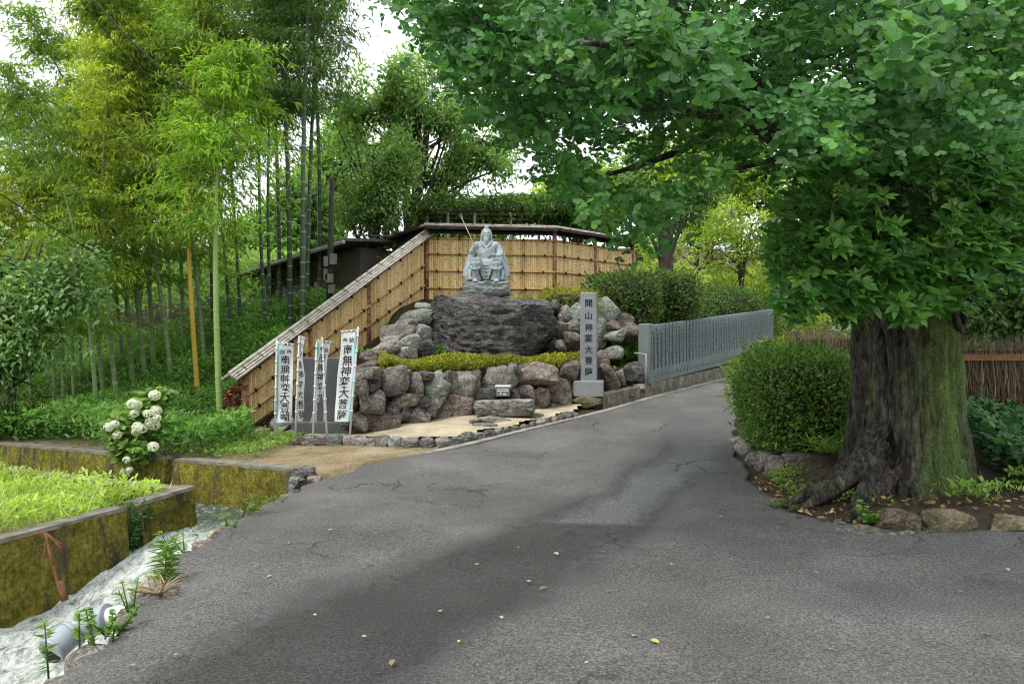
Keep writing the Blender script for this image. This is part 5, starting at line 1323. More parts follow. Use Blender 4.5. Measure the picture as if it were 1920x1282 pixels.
for pts, rad, mt in [
    ([P(1650, 830, 7.7), P(1600, 880, 7.55), P(1530, 925, 7.5), P(1466, 948, 7.55)], [.12, .10, .065, .02], M_gbark),
    ([P(1640, 860, 7.6), P(1590, 900, 7.45), P(1530, 938, 7.4), P(1478, 956, 7.35)], [.10, .075, .05, .02], M_gbark),
    ([P(1650, 800, 7.75), P(1610, 860, 7.6), P(1560, 895, 7.6), P(1500, 925, 7.7)], [.09, .075, .05, .02], M_gbark),
    ([P(1650, 870, 7.58), P(1616, 925, 7.27), P(1596, 962, 7.05), P(1572, 990, 6.88)], [.08, .055, .042, .02], M_gbark),
    ([P(1668, 885, 7.55), P(1634, 935, 7.25), P(1614, 968, 7.05), P(1594, 992, 6.88)], [.07, .045, .038, .02], M_root),
    ([P(1690, 870, 7.62), P(1652, 925, 7.36), P(1636, 952, 7.2), P(1624, 985, 6.98)], [.06, .045, .036, .018], M_root),
    ([P(1780, 870, 7.8), P(1815, 930, 7.7), P(1840, 965, 7.6)], [.22, .14, .05], M_gbark)]: root_mesh(pts, rad, mt)
# boughs
def bough(pts, r0, r1):
    mb = MB(); arc_tube(mb, pts, [r0, (r0 + r1) / 2, r1], 9); link('branch', mb.mesh('branch'), M_gbark, gk)
S = lambda z: Vector((TX - .02, TY, z))
bough([S(4.3), P(1480, 250, 6.6), P(1380, 130, 5.6), P(1255, 20, 5.0), P(1180, -70, 4.8)], .16, .05)
bough([S(3.9), P(1560, 240, 7.0), P(1430, 225, 6.2), P(1300, 210, 5.8), P(1100, 190, 5.8)], .11, .02)
bough([S(3.4), P(1540, 275, 7.0), P(1450, 300, 6.4), P(1370, 320, 6.2)], .05, .012)
bough([S(4.6), P(1500, 60, 7.2), P(1200, 90, 7.0), P(950, 120, 7.2), P(830, 100, 7.4)], .12, .015)
bough([S(4.0), P(1450, 180, 8.5), P(1280, 280, 8.5), P(1100, 340, 8.4)], .1, .015)
bough([S(5.2), P(1650, -40, 6.5), P(1690, -60, 4.6), P(1690, 40, 3.5)], .10, .015)
bough([S(5.0), P(1800, 60, 7.0), P(1900, 120, 6.2)], .09, .02)
bough([S(5.6), P(1500, -200, 7.4), P(1150, -260, 7.2), P(900, -150, 7.0)], .12, .015)
bough([S(6.2), P(1750, -500, 8.5), P(1900, -700, 9.0)], .14, .03)
bough([S(6.5), P(1500, -600, 8.5), P(1300, -700, 8.0)], .14, .03)
bough([P(1380, 130, 5.6), P(1300, 100, 4.4), P(1200, 90, 3.8), P(1090, 80, 3.6)], .05, .01)
# sprays of fan leaves
GP = [(752, -260), (748, 20), (772, 62), (812, 88), (875, 140), (862, 182), (935, 238), (992, 258), (1008, 335), (1075, 378), (1160, 440), (1250, 455), (1285, 410), (1320, 335), (1400, 318), (1480, 330), (1560, 300), (1700, 290), (1990, 270), (1990, -260)]
def sprays(centres, nl, ls, spread=.16, seed=0):
    rg = np.random.default_rng(seed); n = len(centres)
    a = rg.uniform(0, 6.28, n); tw = np.stack([np.cos(a), np.sin(a), rg.uniform(-.55, .15, n)], 1)
    c = np.repeat(centres, nl, 0); d = np.repeat(tw, nl, 0); u = rg.uniform(-1, 1, n * nl)
    p = c + d * (u * spread * 1.3)[:, None] + rg.normal(0, spread * .33, (n * nl, 3))
    ax_ = d * .35 + rg.normal(0, .55, (n * nl, 3)) + np.array([0, -.15, -.55])
    nr = rg.normal(0, .42, (n * nl, 3)) + np.array([0, -.55, .75])
    return p, ax_, nr, rg.uniform(.75, 1.15, n * nl) * ls, np.clip(np.repeat(rg.normal(.42, .2, n), nl) + rg.normal(0, .16, n * nl), 0, 1)
acc = []
rg = np.random.default_rng(44)
n = 6400; cx = rg.uniform(745, 1990, n); cy_ = rg.uniform(-250, 460, n); Yd = 4.6 + 4.6 * rg.random(n) ** .8
ok = inpoly(cx, cy_, GP)
C = np.stack([(cx - 960) / F_PX * Yd, Yd, EYE - (cy_ - HOR) / F_PX * Yd], 1)
den = wob(C, 2.0, 1.0) * .5 + wob(C, 4.3, 3.0) * .35
ok &= den > -.13
low = inpoly(cx, cy_, [(985, 225), (1130, 215), (1240, 280), (1460, 215), (1500, 310), (1330, 345), (1220, 330), (1010, 330)])
ok &= ~(low & (rg.random(n) < .66))
sky_gap = inpoly(cx, cy_, [(1330, -40), (1430, -40), (1470, 60), (1380, 60)]) | inpoly(cx, cy_, [(1520, 110), (1570, 110), (1570, 180), (1510, 190)])
ok &= ~(sky_gap & (rg.random(n) < .8))
C = C[ok]
acc.append(sprays(C, 16, .060, .16, 1))
# sprays close to the eye, hanging from the bough that reaches over the road
near = []
for (px, py, w, h, Y, k) in [(1085, 85, 70, 40, 3.9, 9), (1200, 75, 60, 30, 3.7, 7), (1290, 100, 70, 30, 3.6, 8), (1385, 65, 60, 40, 3.9, 6), (1670, 90, 45, 30, 3.0, 6), (1720, 40, 40, 30, 3.1, 5), (1500, 200, 80, 15, 4.2, 6), (1580, 205, 60, 20, 4.3, 5), (1330, 150, 50, 20, 4.1, 4), (1845, 205, 30, 20, 4.0, 3), (1575, 250, 24, 15, 4.0, 2), (1780, 30, 60, 30, 4.0, 5), (1000, 60, 60, 40, 4.6, 8), (905, 70, 60, 40, 5.0, 9), (840, 40, 50, 30, 5.4, 8), (1160, 20, 90, 30, 4.0, 9)]:
    for _ in range(k): near.append(P(px + rg.uniform(-w, w), py + rg.uniform(-h, h), Y + rg.uniform(-.2, .3)))
acc.append(sprays(np.array([list(p) for p in near]), 19, .062, .11, 2))
# the rest of the crown above and behind
n = 480; d = rdir(n, -.25, 1); Cc = np.array([TX - .6, TY + .3, 7.6]) + d * rg.random(n)[:, None] ** .4 * np.array([4.2, 3.4, 4.2])
Cc = Cc[(Cc[:, 2] > 5.4)]
acc.append(sprays(Cc, 11, .10, .28, 3))
cat_ = [np.concatenate(q) for q in zip(*acc)]
me = leaf_mesh('crown', 'fan', cat_[0], cat_[1], cat_[2], cat_[3], cat_[4]); me.materials.append(ML_gink); link('crown', me, None, gk)
# white paper slips caught in the ginkgo
for lb, px, py, Y, w, h in [('crumpled white paper slip hanging under the ginkgo bough', 1523, 290, 5.6, .05, .085), ('tiny white tag hanging from a far ginkgo twig', 1371, 398, 7.5, .03, .07)]:
    c = P(px, py, Y); vs = []; k = 5
    for i in range(k + 1):
        for j in range(3): vs.append((c.x + (j - 1) * w / 2 + .012 * math.sin(i * 2.2), c.y + .015 * math.sin(i * 1.7 + j), c.z + h / 2 - h * i / k))
    mb = MB().add(vs, [(i * 3 + j, i * 3 + j + 1, i * 3 + j + 4, i * 3 + j + 3) for i in range(k) for j in range(2)], False)
    o = mb.build('paper_slip', M_white); tag(o, lb, 'paper'); sm = o.modifiers.new('t', 'SOLIDIFY'); sm.thickness = .003

# ---- glossy evergreen in front of the trunk: whorls of leaves on forked stems
ev = thing('evergreen_tree', 'glossy evergreen with star shaped leaf whorls hiding the upper ginkgo trunk', 'tree', (TX + .72, 7.75, .15))
EP = [(1438, 470), (1450, 400), (1480, 370), (1530, 310), (1580, 275), (1700, 262), (1760, 300), (1850, 270), (1990, 250), (1990, 570), (1900, 540), (1850, 552), (1800, 588), (1740, 580), (1700, 606), (1650, 575), (1600, 606), (1540, 590), (1490, 612), (1455, 570)]
mb = MB()
for a in [((TX + .42, 7.8, 1.7), P(1770, 540, 7.2), P(1700, 430, 6.9)), ((TX + .45, 7.8, 1.8), P(1820, 500, 7.2), P(1850, 380, 6.8)), ((TX + .3, 7.4, 2.0), P(1660, 520, 7.0), P(1560, 430, 6.9)), ((TX - .3, 7.4, 2.0), P(1580, 540, 7.0), P(1480, 500, 7.1))]:
    arc_tube(mb, a, [.035, .028, .012], 7)
for k in range(40):
    px, py = random.uniform(1470, 1900), random.uniform(300, 560); arc_tube(mb, [P(1680 + (px - 1680) * .5, 500, 7.1), P(px, py + 40, 6.95), P(px, py, 6.75)], [.012, .009, .005], 5)
mb.build('stems', M_bark_t, ev)
rg = np.random.default_rng(9); n = 2600
cx = rg.uniform(1430, 1990, n); cy_ = rg.uniform(245, 620, n); Yd = 6.2 + 1.5 * rg.random(n) ** 1.3
ok = inpoly(cx, cy_, EP)
C = np.stack([(cx - 960) / F_PX * Yd, Yd, EYE - (cy_ - HOR) / F_PX * Yd], 1)
rT = np.hypot(C[:, 0] - TX, C[:, 1] - TY); ok &= rT > .62
ok &= wob(C, 3.1, 2) + rg.normal(0, .1, n) > -.3
C = C[ok]; n = len(C); nl = 8
wa = unit(np.stack([rg.normal(0, .45, n), rg.normal(-.55, .3, n), np.abs(rg.normal(.75, .3, n))], 1))   # whorl axis: up and outwards
t1 = unit(np.cross(wa, rdir(n))); t2 = np.cross(wa, t1)
ph = (np.arange(nl) * 2 * math.pi / nl)[None, :] + rg.uniform(0, 6, (n, 1)) + rg.normal(0, .15, (n, nl))
el = rg.uniform(.05, .55, (n, nl))
dirs = (np.cos(ph)[..., None] * t1[:, None] + np.sin(ph)[..., None] * t2[:, None]) * np.cos(el)[..., None] + np.sin(el)[..., None] * wa[:, None]
dirs = dirs.reshape(-1, 3); pos = np.repeat(C, nl, 0) + dirs * .012
keep = rg.random(n * nl) < .9
rn = np.clip(np.repeat(rg.normal(.42, .25, n), nl) + rg.normal(0, .12, n * nl), 0, 1)
me = leaf_mesh('crown', 'oval', pos[keep], dirs[keep], np.repeat(wa, nl, 0)[keep], (rg.uniform(.085, .145, n * nl))[keep], rn[keep], width=.88); me.materials.append(ML_ever); link('crown', me, None, ev)

# ================================================================ HEDGES, SHRUBS
def leaf_box(n, lo, hi, seed, rnd_edge=.25, surf=.35):
    """points near the surface of a rounded box"""
    rg = np.random.default_rng(seed); p = rg.uniform(-1, 1, (n * 3, 3)); q = np.abs(p)
    k = (q ** 4).sum(1) ** .25; keep = (k < 1) & (k > 1 - surf); p = p[keep][:n]
    c = (np.array(lo) + np.array(hi)) / 2; h = (np.array(hi) - np.array(lo)) / 2
    out = unit(np.sign(p) * np.abs(p) ** 3 / h)
    return c + p * h + out * (wob(p * h + c, 2.6, seed) * .08 + wob(p * h + c, 7, seed) * .03 + rg.exponential(.022, len(p)))[:, None], out
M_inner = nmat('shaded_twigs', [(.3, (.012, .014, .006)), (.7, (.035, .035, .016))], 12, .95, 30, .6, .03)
def hedge(name, label, boxes, mat, n, ls, kind='diamond', seed=0, cat='hedge', jig=.55, yaw=0.0, piv=(0, 0), up=.4):
    vol = [(b[1][0] - b[0][0]) * (b[1][2] - b[0][2]) + .6 * (b[1][1] - b[0][1]) * (b[1][0] - b[0][0]) for b in boxes]
    c0 = boxes[0]; root = thing(name, label, cat, ((c0[0][0] + c0[1][0]) / 2, (c0[0][1] + c0[1][1]) / 2, c0[0][2]))
    ps, os_ = [], []; core = MB()
    for i, (lo, hi) in enumerate(boxes):
        p, o = leaf_box(int(n * vol[i] / sum(vol)), lo, hi, seed + i); ps.append(p); os_.append(o)
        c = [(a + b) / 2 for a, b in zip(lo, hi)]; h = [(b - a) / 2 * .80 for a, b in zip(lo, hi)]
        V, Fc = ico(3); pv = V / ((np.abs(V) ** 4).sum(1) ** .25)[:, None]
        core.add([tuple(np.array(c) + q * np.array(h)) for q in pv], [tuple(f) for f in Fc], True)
    rg = np.random.default_rng(seed + 99)
    p = np.concatenate(ps); o = np.concatenate(os_); k = len(p)
    if yaw:
        cs, sn = math.cos(yaw), math.sin(yaw)
        def rt(a): return np.stack([piv[0] + (a[:, 0] - piv[0]) * cs - (a[:, 1] - piv[1]) * sn, piv[1] + (a[:, 0] - piv[0]) * sn + (a[:, 1] - piv[1]) * cs, a[:, 2]], 1)
        p = rt(p); core.v = [tuple(q) for q in rt(np.array(core.v))]; o = np.stack([o[:, 0] * cs - o[:, 1] * sn, o[:, 0] * sn + o[:, 1] * cs, o[:, 2]], 1)
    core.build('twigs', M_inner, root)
    ns = max(40, k // 130); sel = rg.integers(0, k, ns); ln = rg.uniform(.04, .17, (ns, 1, 1)) * (1.0 if ls < .07 else 1.5); sd_ = unit(o[sel] + np.array([0, 0, .7]) + rg.normal(0, .25, (ns, 3)))
    tt = np.linspace(0, 1, 9)[None, :, None]; sp_p = (p[sel][:, None] + sd_[:, None] * ln * tt).reshape(-1, 3)          # stray shoots
    p = np.concatenate([p, sp_p]); o = np.concatenate([o, np.repeat(sd_, 9, 0)]); k = len(p)
    me = leaf_mesh('foliage', kind, p, o * .6 + rg.normal(0, jig, (k, 3)) + np.array([0, 0, up * .5]), o * .7 + rg.normal(0, .5, (k, 3)) + np.array([0, 0, up]), rg.uniform(.7, 1.3, k) * ls, np.clip(rg.normal(.45, .27, k), 0, 1)); me.materials.append(mat)
    link('foliage', me, None, root); return root
hedge('clipped_hedge', 'clipped box shaped hedge on low stones beside the ginkgo trunk', [((2.86, 8.85, .34), (4.1, 10.7, 1.50))], ML_hedge, 17000, .055, seed=1, yaw=R(-6), piv=(3.3, 9.5))
hedge('leafy_shrub', 'light green feathery shrub sprouting above the far end of the clipped hedge', [((3.1, 10.4, .5), (3.85, 11.7, 1.36)), ((3.55, 11.2, 1.0), (4.1, 12.0, 1.52))], ML_hedge_l, 4200, .10, 'lance', seed=3, cat='shrub', jig=.7)
hedge('clipped_hedge', 'long rounded dark hedge above the granite fence', [((4.2, 17.02, 1.3), (8.8, 19.2, 3.15)), ((8.0, 17.0, 1.6), (16.5, 18.9, 3.3))], ML_hedge, 32000, .075, seed=5, yaw=R(57.3), piv=(2.92, 16.72))
hedge('round_shrub', 'loose light green shrub at the right end of the bamboo fence', [((1.7, 17.4, 1.9), (3.4, 19.2, 3.18)), ((3.0, 18.6, 2.2), (4.6, 20.2, 3.3))], ML_shrub, 14000, .085, seed=8, cat='shrub')
hedge('round_shrub', 'yellow green low shrubs between statue boulder and bamboo fence', [((.55, 16.7, 1.9), (1.9, 17.9, 2.72)), ((-1.2, 17.2, 2.1), (.6, 18.0, 2.62))], ML_azal, 6500, .06, seed=10, cat='shrub')
hedge('bright_shrub', 'bright yellow green shrub at the far end of the hedge above the granite fence', [((7.0, 26.2, 1.8), (8.5, 28.6, 3.05))], ML_hedge_l, 3000, .10, seed=12, cat='shrub')
# azalea strip on the wall top
rg = np.random.default_rng(21)
az = thing('azalea_strip', 'low strip of yellow green azaleas along the top of the stone wall', 'shrubs', (-.5, 13.6, 1.1))
n = 11000; px = rg.uniform(712, 1092, n); off = rg.uniform(.05, .72, n)
Yw = np.interp(px, [655, 690, 780, 880, 1010, 1085, 1140, 1215], [12.35, 12.3, 12.95, 13.45, 14.35, 15.0, 15.6, 16.5]) + .15 + off
X = (px - 960) / F_PX * Yw
hb = .13 + .12 * wob(np.stack([X, Yw, X * 0], 1), 2.6) + .12 * np.sin(np.clip(off / .72, 0, 1) * 3.14)
pp = np.stack([X, Yw, 1.10 + np.maximum(.02, hb) * rg.random(n) ** .6], 1)
me = leaf_mesh('foliage', 'diamond', pp, rdir(n, -.2, 1), rg.normal(0, .5, (n, 3)) + np.array([0, -.2, .8]), rg.uniform(.035, .065, n)); me.materials.append(ML_azal); link('foliage', me, None, az)
def ground_plants(name, label, poly, n, h, ls, mat, kind, seed, zoff=0.0, kindtag='stuff', up=.5, clump=1.5, hvar=.6, width=1.0, den=-9):
    rg = np.random.default_rng(seed); xs = [p[0] for p in poly]; ys = [p[1] for p in poly]
    x = rg.uniform(min(xs), max(xs), n * 3); y = rg.uniform(min(ys), max(ys), n * 3); k = inpoly(x, y, poly); x, y = x[k][:n], y[k][:n]; n = len(x)
    w = wob(np.stack([x, y, x * 0], 1), clump, seed); q = w + rg.normal(0, .25, n) > den; x, y, w = x[q], y[q], w[q]; n = len(x)
    hh = h * (1 + hvar * w) * rg.random(n) ** .55
    p = np.stack([x, y, gz(x, y) + zoff + hh], 1); d = rdir(n, -.25, .9); d[:, 2] += up - .3
    me = leaf_mesh(name, kind, p, d, rg.normal(0, .45, (n, 3)) + np.array([0, -.1, .9]), rg.uniform(.65, 1.3, n) * ls, np.clip(rg.normal(.35, .2, n) + .4 * hh / h, 0, 1), width=width); me.materials.append(mat)
    o = link(name, me); tag(o, label, None, None, kindtag); return o
fieldp = [(float(front_wall_x(2)) - .15, 2), (float(front_wall_x(8.9)) - .2, 8.85), (-5.5, float(back_wall_y(-5.5)) - 1.35), (-11, float(back_wall_y(-11)) - 1.35), (-11, 2)]
ground_plants('field_weeds', 'bright green knee high weeds filling the low field', fieldp, 30000, .20, .085, ML_field, 'oval', 31, width=.75)
ground_plants('field_grass', 'fine bright grass blades in the low field', fieldp, 12000, .10, .22, ML_field, 'blade', 32, up=1.4)
ground_plants('undergrowth', 'dark green undergrowth at the foot of the bamboo grove', [(-3.7, 11.2), (-4.3, 10.36), (-9, 12.72), (-14, 15.25), (-14, 20), (-5.5, 20), (-4.9, 14.5), (-4.4, 13.2)], 56000, .42, .095, ML_under, 'oval', 33, clump=1.1, width=.8)
ground_plants('bank_undergrowth', 'green undergrowth on the slope behind the stepped fence', [(-4.75, 14.0), (-2.5, 18.4), (-3.4, 19.6), (-7.5, 19.6), (-7, 16)], 15000, .5, .10, ML_under, 'oval', 34, clump=1.6)
ground_plants('hill_undergrowth', 'bright green thicket on the slope behind the bamboo grove', [(-22, 19.5), (-5.2, 20.5), (-5.5, 25), (-7, 33), (-26, 33)], 26000, 1.5, .2, ML_far, 'diamond', 43, clump=.6)
ground_plants('garden_undergrowth', 'yellow green garden thicket beyond the hedge and granite fence', [(3.5, 22), (8, 25.5), (11, 29), (16, 36), (3, 36), (2.5, 24)], 22000, 1.1, .17, ML_maple, 'diamond', 44, clump=.8)
ground_plants('right_undergrowth', 'green thicket beyond the brushwood fence, coloured darker for tree shade', [(3.9, 12), (10, 10.2), (16, 16), (14, 26), (9.5, 24), (5, 14)], 14000, 1.0, .14, ML_ivy, 'oval', 45, clump=.8)  # darker leaf colour stands for the shade under the trees
ground_plants('low_weeds', 'small weeds and dry straw on the bare earth', [(-3.9, 10.2), (-2.3, 9.4), (-1.7, 10), (-1.9, 10.9), (-3.2, 11.8), (-4.6, 12)], 2600, .02, .05, ML_straw, 'blade', 35, den=.05, up=.2)
ground_plants('low_weed_patches', 'thin green weeds at the edge of the bare earth', [(-4.3, 10.5), (-3.4, 10.6), (-3.2, 12.4), (-4.3, 13.2), (-4.6, 12)], 2600, .10, .06, ML_weed, 'diamond', 36, den=0)
ground_plants('roadside_weeds', 'young green weeds behind the edging rocks under the ginkgo', [(3.2, 6.9), (3.9, 6.95), (6, 6.95), (6.5, 7.6), (4.8, 7.5), (3.6, 7.2)], 2300, .15, .065, ML_weed, 'oval', 37, up=.9, width=.9, den=.12, clump=3.2, hvar=.9)
ground_plants('root_weeds', 'low green weeds in the soil around the ginkgo roots', [(2.75, 7.6), (3.3, 7.15), (3.5, 7.4), (3.3, 8.3), (2.85, 9.0)], 1500, .07, .05, ML_weed, 'diamond', 46, den=-.05, clump=3.0)
ground_plants('ground_ivy', 'dark green ivy carpet right of the ginkgo trunk', [(4.75, 7.4), (7.5, 7.2), (8, 9.2), (5.3, 9.3), (4.9, 8.4)], 6500, .42, .095, ML_ivy, 'oval', 38, width=1.5, clump=1.0)
ground_plants('leaf_litter', 'brown leaf litter and twigs at the foot of the ginkgo roots', [(2.65, 7.0), (3.6, 6.65), (4.2, 6.75), (6.5, 6.62), (6.5, 6.95), (3.4, 7.2), (2.75, 8.9), (2.58, 8.2)], 520, .012, .05, leafmat('litter_leaf', [(0, (.06, .035, .015)), (.5, (.20, .12, .04)), (.8, (.36, .25, .06)), (1, (.45, .38, .22))], trans=.1), 'oval', 39, zoff=.03, up=0, width=1.4)
ground_plants('rock_weeds', 'small green plants between the garden rocks', [(-2.6, 12.9), (-1.2, 14.6), (-1.6, 16.5), (-2.3, 15.2)], 1600, .16, .07, ML_under, 'diamond', 40, zoff=.1, den=.1)
ground_plants('pillar_weeds', 'yellow green ground cover beside the inscribed pillar', [(1.55, 15.8), (2.5, 16.9), (3.4, 18.2), (2.6, 18.4), (1.3, 16.4)], 3000, .22, .07, ML_azal, 'diamond', 41, zoff=.05, den=-.2)
ground_plants('fence_top_plants', 'large light leaves hanging over the near end of the granite fence', [(2.5, 17.2), (3.4, 18.6), (3.0, 19), (2.2, 17.8)], 420, .75, .17, ML_weed, 'oval', 42, zoff=.1, width=1.8)
# ================================================================ HYDRANGEA
hy0 = P(250, 858, 10.75); hyd = thing('hydrangea', 'hydrangea bush with round white flower heads leaning over the bank wall', 'hydrangea', (hy0.x, 10.95, .05))
n = 1500; rg = np.random.default_rng(51)
cl = [B3(255, 800, 10.8, 40, 40, .35), B3(280, 760, 10.9, 30, 30, .25), B3(235, 830, 10.65, 36, 22, .25), B3(225, 800, 10.9, 26, 20, .25), B3(250, 850, 10.5, 36, 22, .2), B3(300, 740, 11, 20, 14, .15)]
pp = np.concatenate([rdir(250) * rg.random((250, 1)) ** .4 * np.array(r) + np.array(c) for c, r in cl])
me = leaf_mesh('foliage', 'oval', pp, rdir(len(pp), -.5, .5) + np.array([0, -.2, 0]), rg.normal(0, .4, (len(pp), 3)) + np.array([0, -.35, .8]), rg.uniform(.09, .15, len(pp)), width=1.35); me.materials.append(ML_weed); link('foliage', me, None, hyd)
M_petal = leafmat('white_petal', [(0, (.55, .60, .48)), (.5, (.74, .76, .68)), (1, (.82, .83, .78))], trans=.25, clump=0, var=.05)
d = rdir(120); hm = leaf_mesh('flower_head', 'diamond', d * .055, np.cross(d, rdir(120)), d, RNG.uniform(.028, .036, 120), width=1.8); hm.materials.append(M_petal)
ball = MB(); V, Fc = ico(2)
mbst = MB()
for px, py in [(290, 741), (248, 757), (257, 759), (252, 775), (276, 775), (292, 770), (294, 784), (282, 791), (289, 797), (267, 803), (256, 809), (258, 800), (215, 795), (204, 800), (220, 815), (287, 837), (238, 862), (243, 880), (232, 883)]:
    c = P(px, py, 10.35 + random.uniform(-.1, .15)); s = random.uniform(.95, 1.35) * (.8 if py > 855 else 1)
    child('flower_head', hm, hyd, c, random.uniform(0, 6), (s, s, s * .85))
    arc_tube(mbst, [c, Vector((c.x, 10.7, c.z - .2)), Vector((hy0.x, 11.0, .1))], [.006, .007, .009], 5)
mbst.build('stems', ML_weed, hyd)
# ================================================================ BARK CHIP HEAP
rg = np.random.default_rng(61); n = 2600; c0 = P(420, 800, 14.0)
x = rg.normal(0, .33, n); y = rg.normal(0, .35, n); hgt = .62 * np.exp(-(x ** 2 + y ** 2) / .22)
pp = np.stack([c0.x + .22 + x, 14.35 + y, gz(c0.x + .22 + x, 14.35 + y) + hgt * rg.uniform(.85, 1, n) + .02], 1)
M_chip = leafmat('red_bark_chip', [(0, (.09, .035, .018)), (.5, (.24, .095, .045)), (1, (.40, .21, .12))], trans=.02, clump=0, rough=.9)
o = link('bark_chips', leaf_mesh('bark_chips', 'oval', pp, rdir(n, -.3, .3), rg.normal(0, .5, (n, 3)) + np.array([0, 0, .8]), rg.uniform(.07, .15, n), width=.6), M_chip); tag(o, 'heap of reddish bark chips beside the lower end of the bamboo fence', None, None, 'stuff')
# ================================================================ RIGHT BANK: EDGING ROCKS, LOW WALL, BRUSHWOOD FENCE
eg = thing('rock_edging', 'line of low mossy brown rocks along the road under the ginkgo', 'rocks', (4.6, 6.7, 0))
for (a, b, c, d, Y, k) in [(1680, 974, 42, 20, 6.75, 'm'), (1778, 976, 56, 21, 6.72, 'm'), (1880, 980, 52, 18, 6.7, 'm'), (1990, 982, 60, 18, 6.72, 'm'), (2110, 982, 60, 18, 6.72, 'm')]:
    stone(eg, a, b, c, d, Y, k, depth=.17, sub=4, box=.6, cuts=5)
sm = thing('loose_stones', 'small loose stones where the asphalt breaks up by the root', 'stones', P(1620, 1000, 6.6))
for _ in range(34):
    px = random.uniform(1490, 1760); py = 996 + random.uniform(-14, 10) - (1640 - px) * .06 if px < 1640 else 996 + random.uniform(-3, 8); w = random.uniform(5, 14)
    if px < 1560: py = random.uniform(955, 978)
    Y = EYE * F_PX / (py - HOR); stone(sm, px, py - w * .25, w, w * .55, Y, random.choice('ggsbm'), depth=.05, sub=2)
lw = thing('low_stone_wall', 'low retaining wall of flat stones under the clipped hedge', 'stone wall', P(1450, 900, 9))
for (a, b, c, d, Y, k) in [(1396, 846, 16, 16, 10.6, 'g'), (1412, 862, 16, 18, 9.9, 'g'), (1432, 868, 16, 24, 9.4, 'g'), (1452, 880, 14, 30, 8.95, 'g'), (1495, 862, 30, 14, 8.9, 'b'), (1490, 882, 24, 9, 8.8, 'm'), (1512, 893, 26, 9, 8.7, 'g'), (1488, 902, 22, 9, 8.65, 'g'), (1525, 872, 26, 12, 8.8, 'b'), (1475, 905, 12, 14, 8.7, 'g'), (1382, 830, 14, 12, 11.3, 'g'), (1550, 880, 24, 14, 8.7, 'b'), (1530, 905, 22, 10, 8.5, 'd')]:
    stone(lw, a, b, c * 1.15, d * 1.1, Y + .12, k, depth=.22, strata=.02, box=.6)
gb = thing('pale_boulder', 'pale speckled granite boulder at the right edge of the ivy', 'boulder', P(1918, 850, 7.9))
stone(gb, 1922, 848, 24, 20, 7.9, 's', depth=.13, name='granite_lump', sub=4)
M_brush = leafmat('brushwood_twig', [(0, (.06, .04, .025)), (.5, (.17, .115, .07)), (1, (.33, .24, .155))], trans=.02, clump=.2, rough=.9)
M_rail_w = nmat('reddish_rail_wood', [(.3, (.12, .055, .025)), (.6, (.26, .13, .06)), (.8, (.32, .19, .10))], 5, .75, 40, .4, .01, stretch=(1, 4, 4))
M_rail_p = nmat('pale_rail_wood', [(.3, (.30, .26, .19)), (.7, (.46, .42, .33))], 5, .75, 40, .4, .01, stretch=(1, 4, 4))
def brush_fence(label, A, Bq, z0, z1, n, seed, rails, rail_m):
    rg = np.random.default_rng(seed); A = np.array(A); Bq = np.array(Bq); d = Bq - A; Ln = np.linalg.norm(d); d = d / Ln; nl = np.array([d[1], -d[0]])
    root = thing('brushwood_fence', label, 'fence', (A[0], A[1], z0))
    u = rg.uniform(0, Ln, n); off = rg.uniform(-.05, .05, n); zb = z0 + rg.random(n) ** 2 * (z1 - z0) * .5
    p = np.stack([A[0] + d[0] * u + nl[0] * off, A[1] + d[1] * u + nl[1] * off, zb], 1)
    ax_ = np.stack([d[0] * rg.normal(0, .09, n), rg.normal(0, .05, n), np.ones(n)], 1)
    me = leaf_mesh('brushwood', 'blade', p, ax_, np.stack([nl[0] + rg.normal(0, .5, n), nl[1] + rg.normal(0, .3, n), np.zeros(n)], 1), (z1 - zb) * rg.uniform(.75, 1.12, n), width=.22); me.materials.append(M_brush); link('brushwood', me, None, root)
    for dz in (.0,):
        a = A - nl * .03; b = Bq - nl * .03
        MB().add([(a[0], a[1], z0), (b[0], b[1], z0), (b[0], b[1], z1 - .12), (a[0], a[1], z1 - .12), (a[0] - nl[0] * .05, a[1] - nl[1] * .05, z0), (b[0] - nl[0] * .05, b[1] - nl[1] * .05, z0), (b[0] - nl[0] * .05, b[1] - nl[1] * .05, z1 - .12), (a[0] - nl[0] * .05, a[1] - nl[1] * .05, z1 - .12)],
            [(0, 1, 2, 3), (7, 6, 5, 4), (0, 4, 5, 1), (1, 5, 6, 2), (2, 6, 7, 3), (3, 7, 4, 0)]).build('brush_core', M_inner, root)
    for zr in rails:
        a = A + nl * .075; b = Bq + nl * .075; ang_ = math.atan2(d[1], d[0])
        MB().box(((a[0] + b[0]) / 2, (a[1] + b[1]) / 2, zr), (Ln, .035, .075), Matrix.Rotation(ang_, 3, 'Z')).build('rail', rail_m, root)
    for t in np.arange(.1, Ln, 1.3):
        q = A + d * t - nl * .1; MB().tube([(q[0], q[1], z0 - .2), (q[0], q[1], z1)], .04, 8).build('post', M_polew, root)
    return root
brush_fence('reddish brushwood fence with horizontal wooden rails right of the ginkgo', (5.1, 9.35), (9.5, 9.0), .35, 1.62, 5200, 71, (1.42, .90, .5), M_rail_w)
brush_fence('grey brushwood fence section with a pale rail behind the clipped hedge', (3.95, 11.2), (5.2, 11.0), .6, 1.75, 2200, 72, (1.39,), M_rail_p)
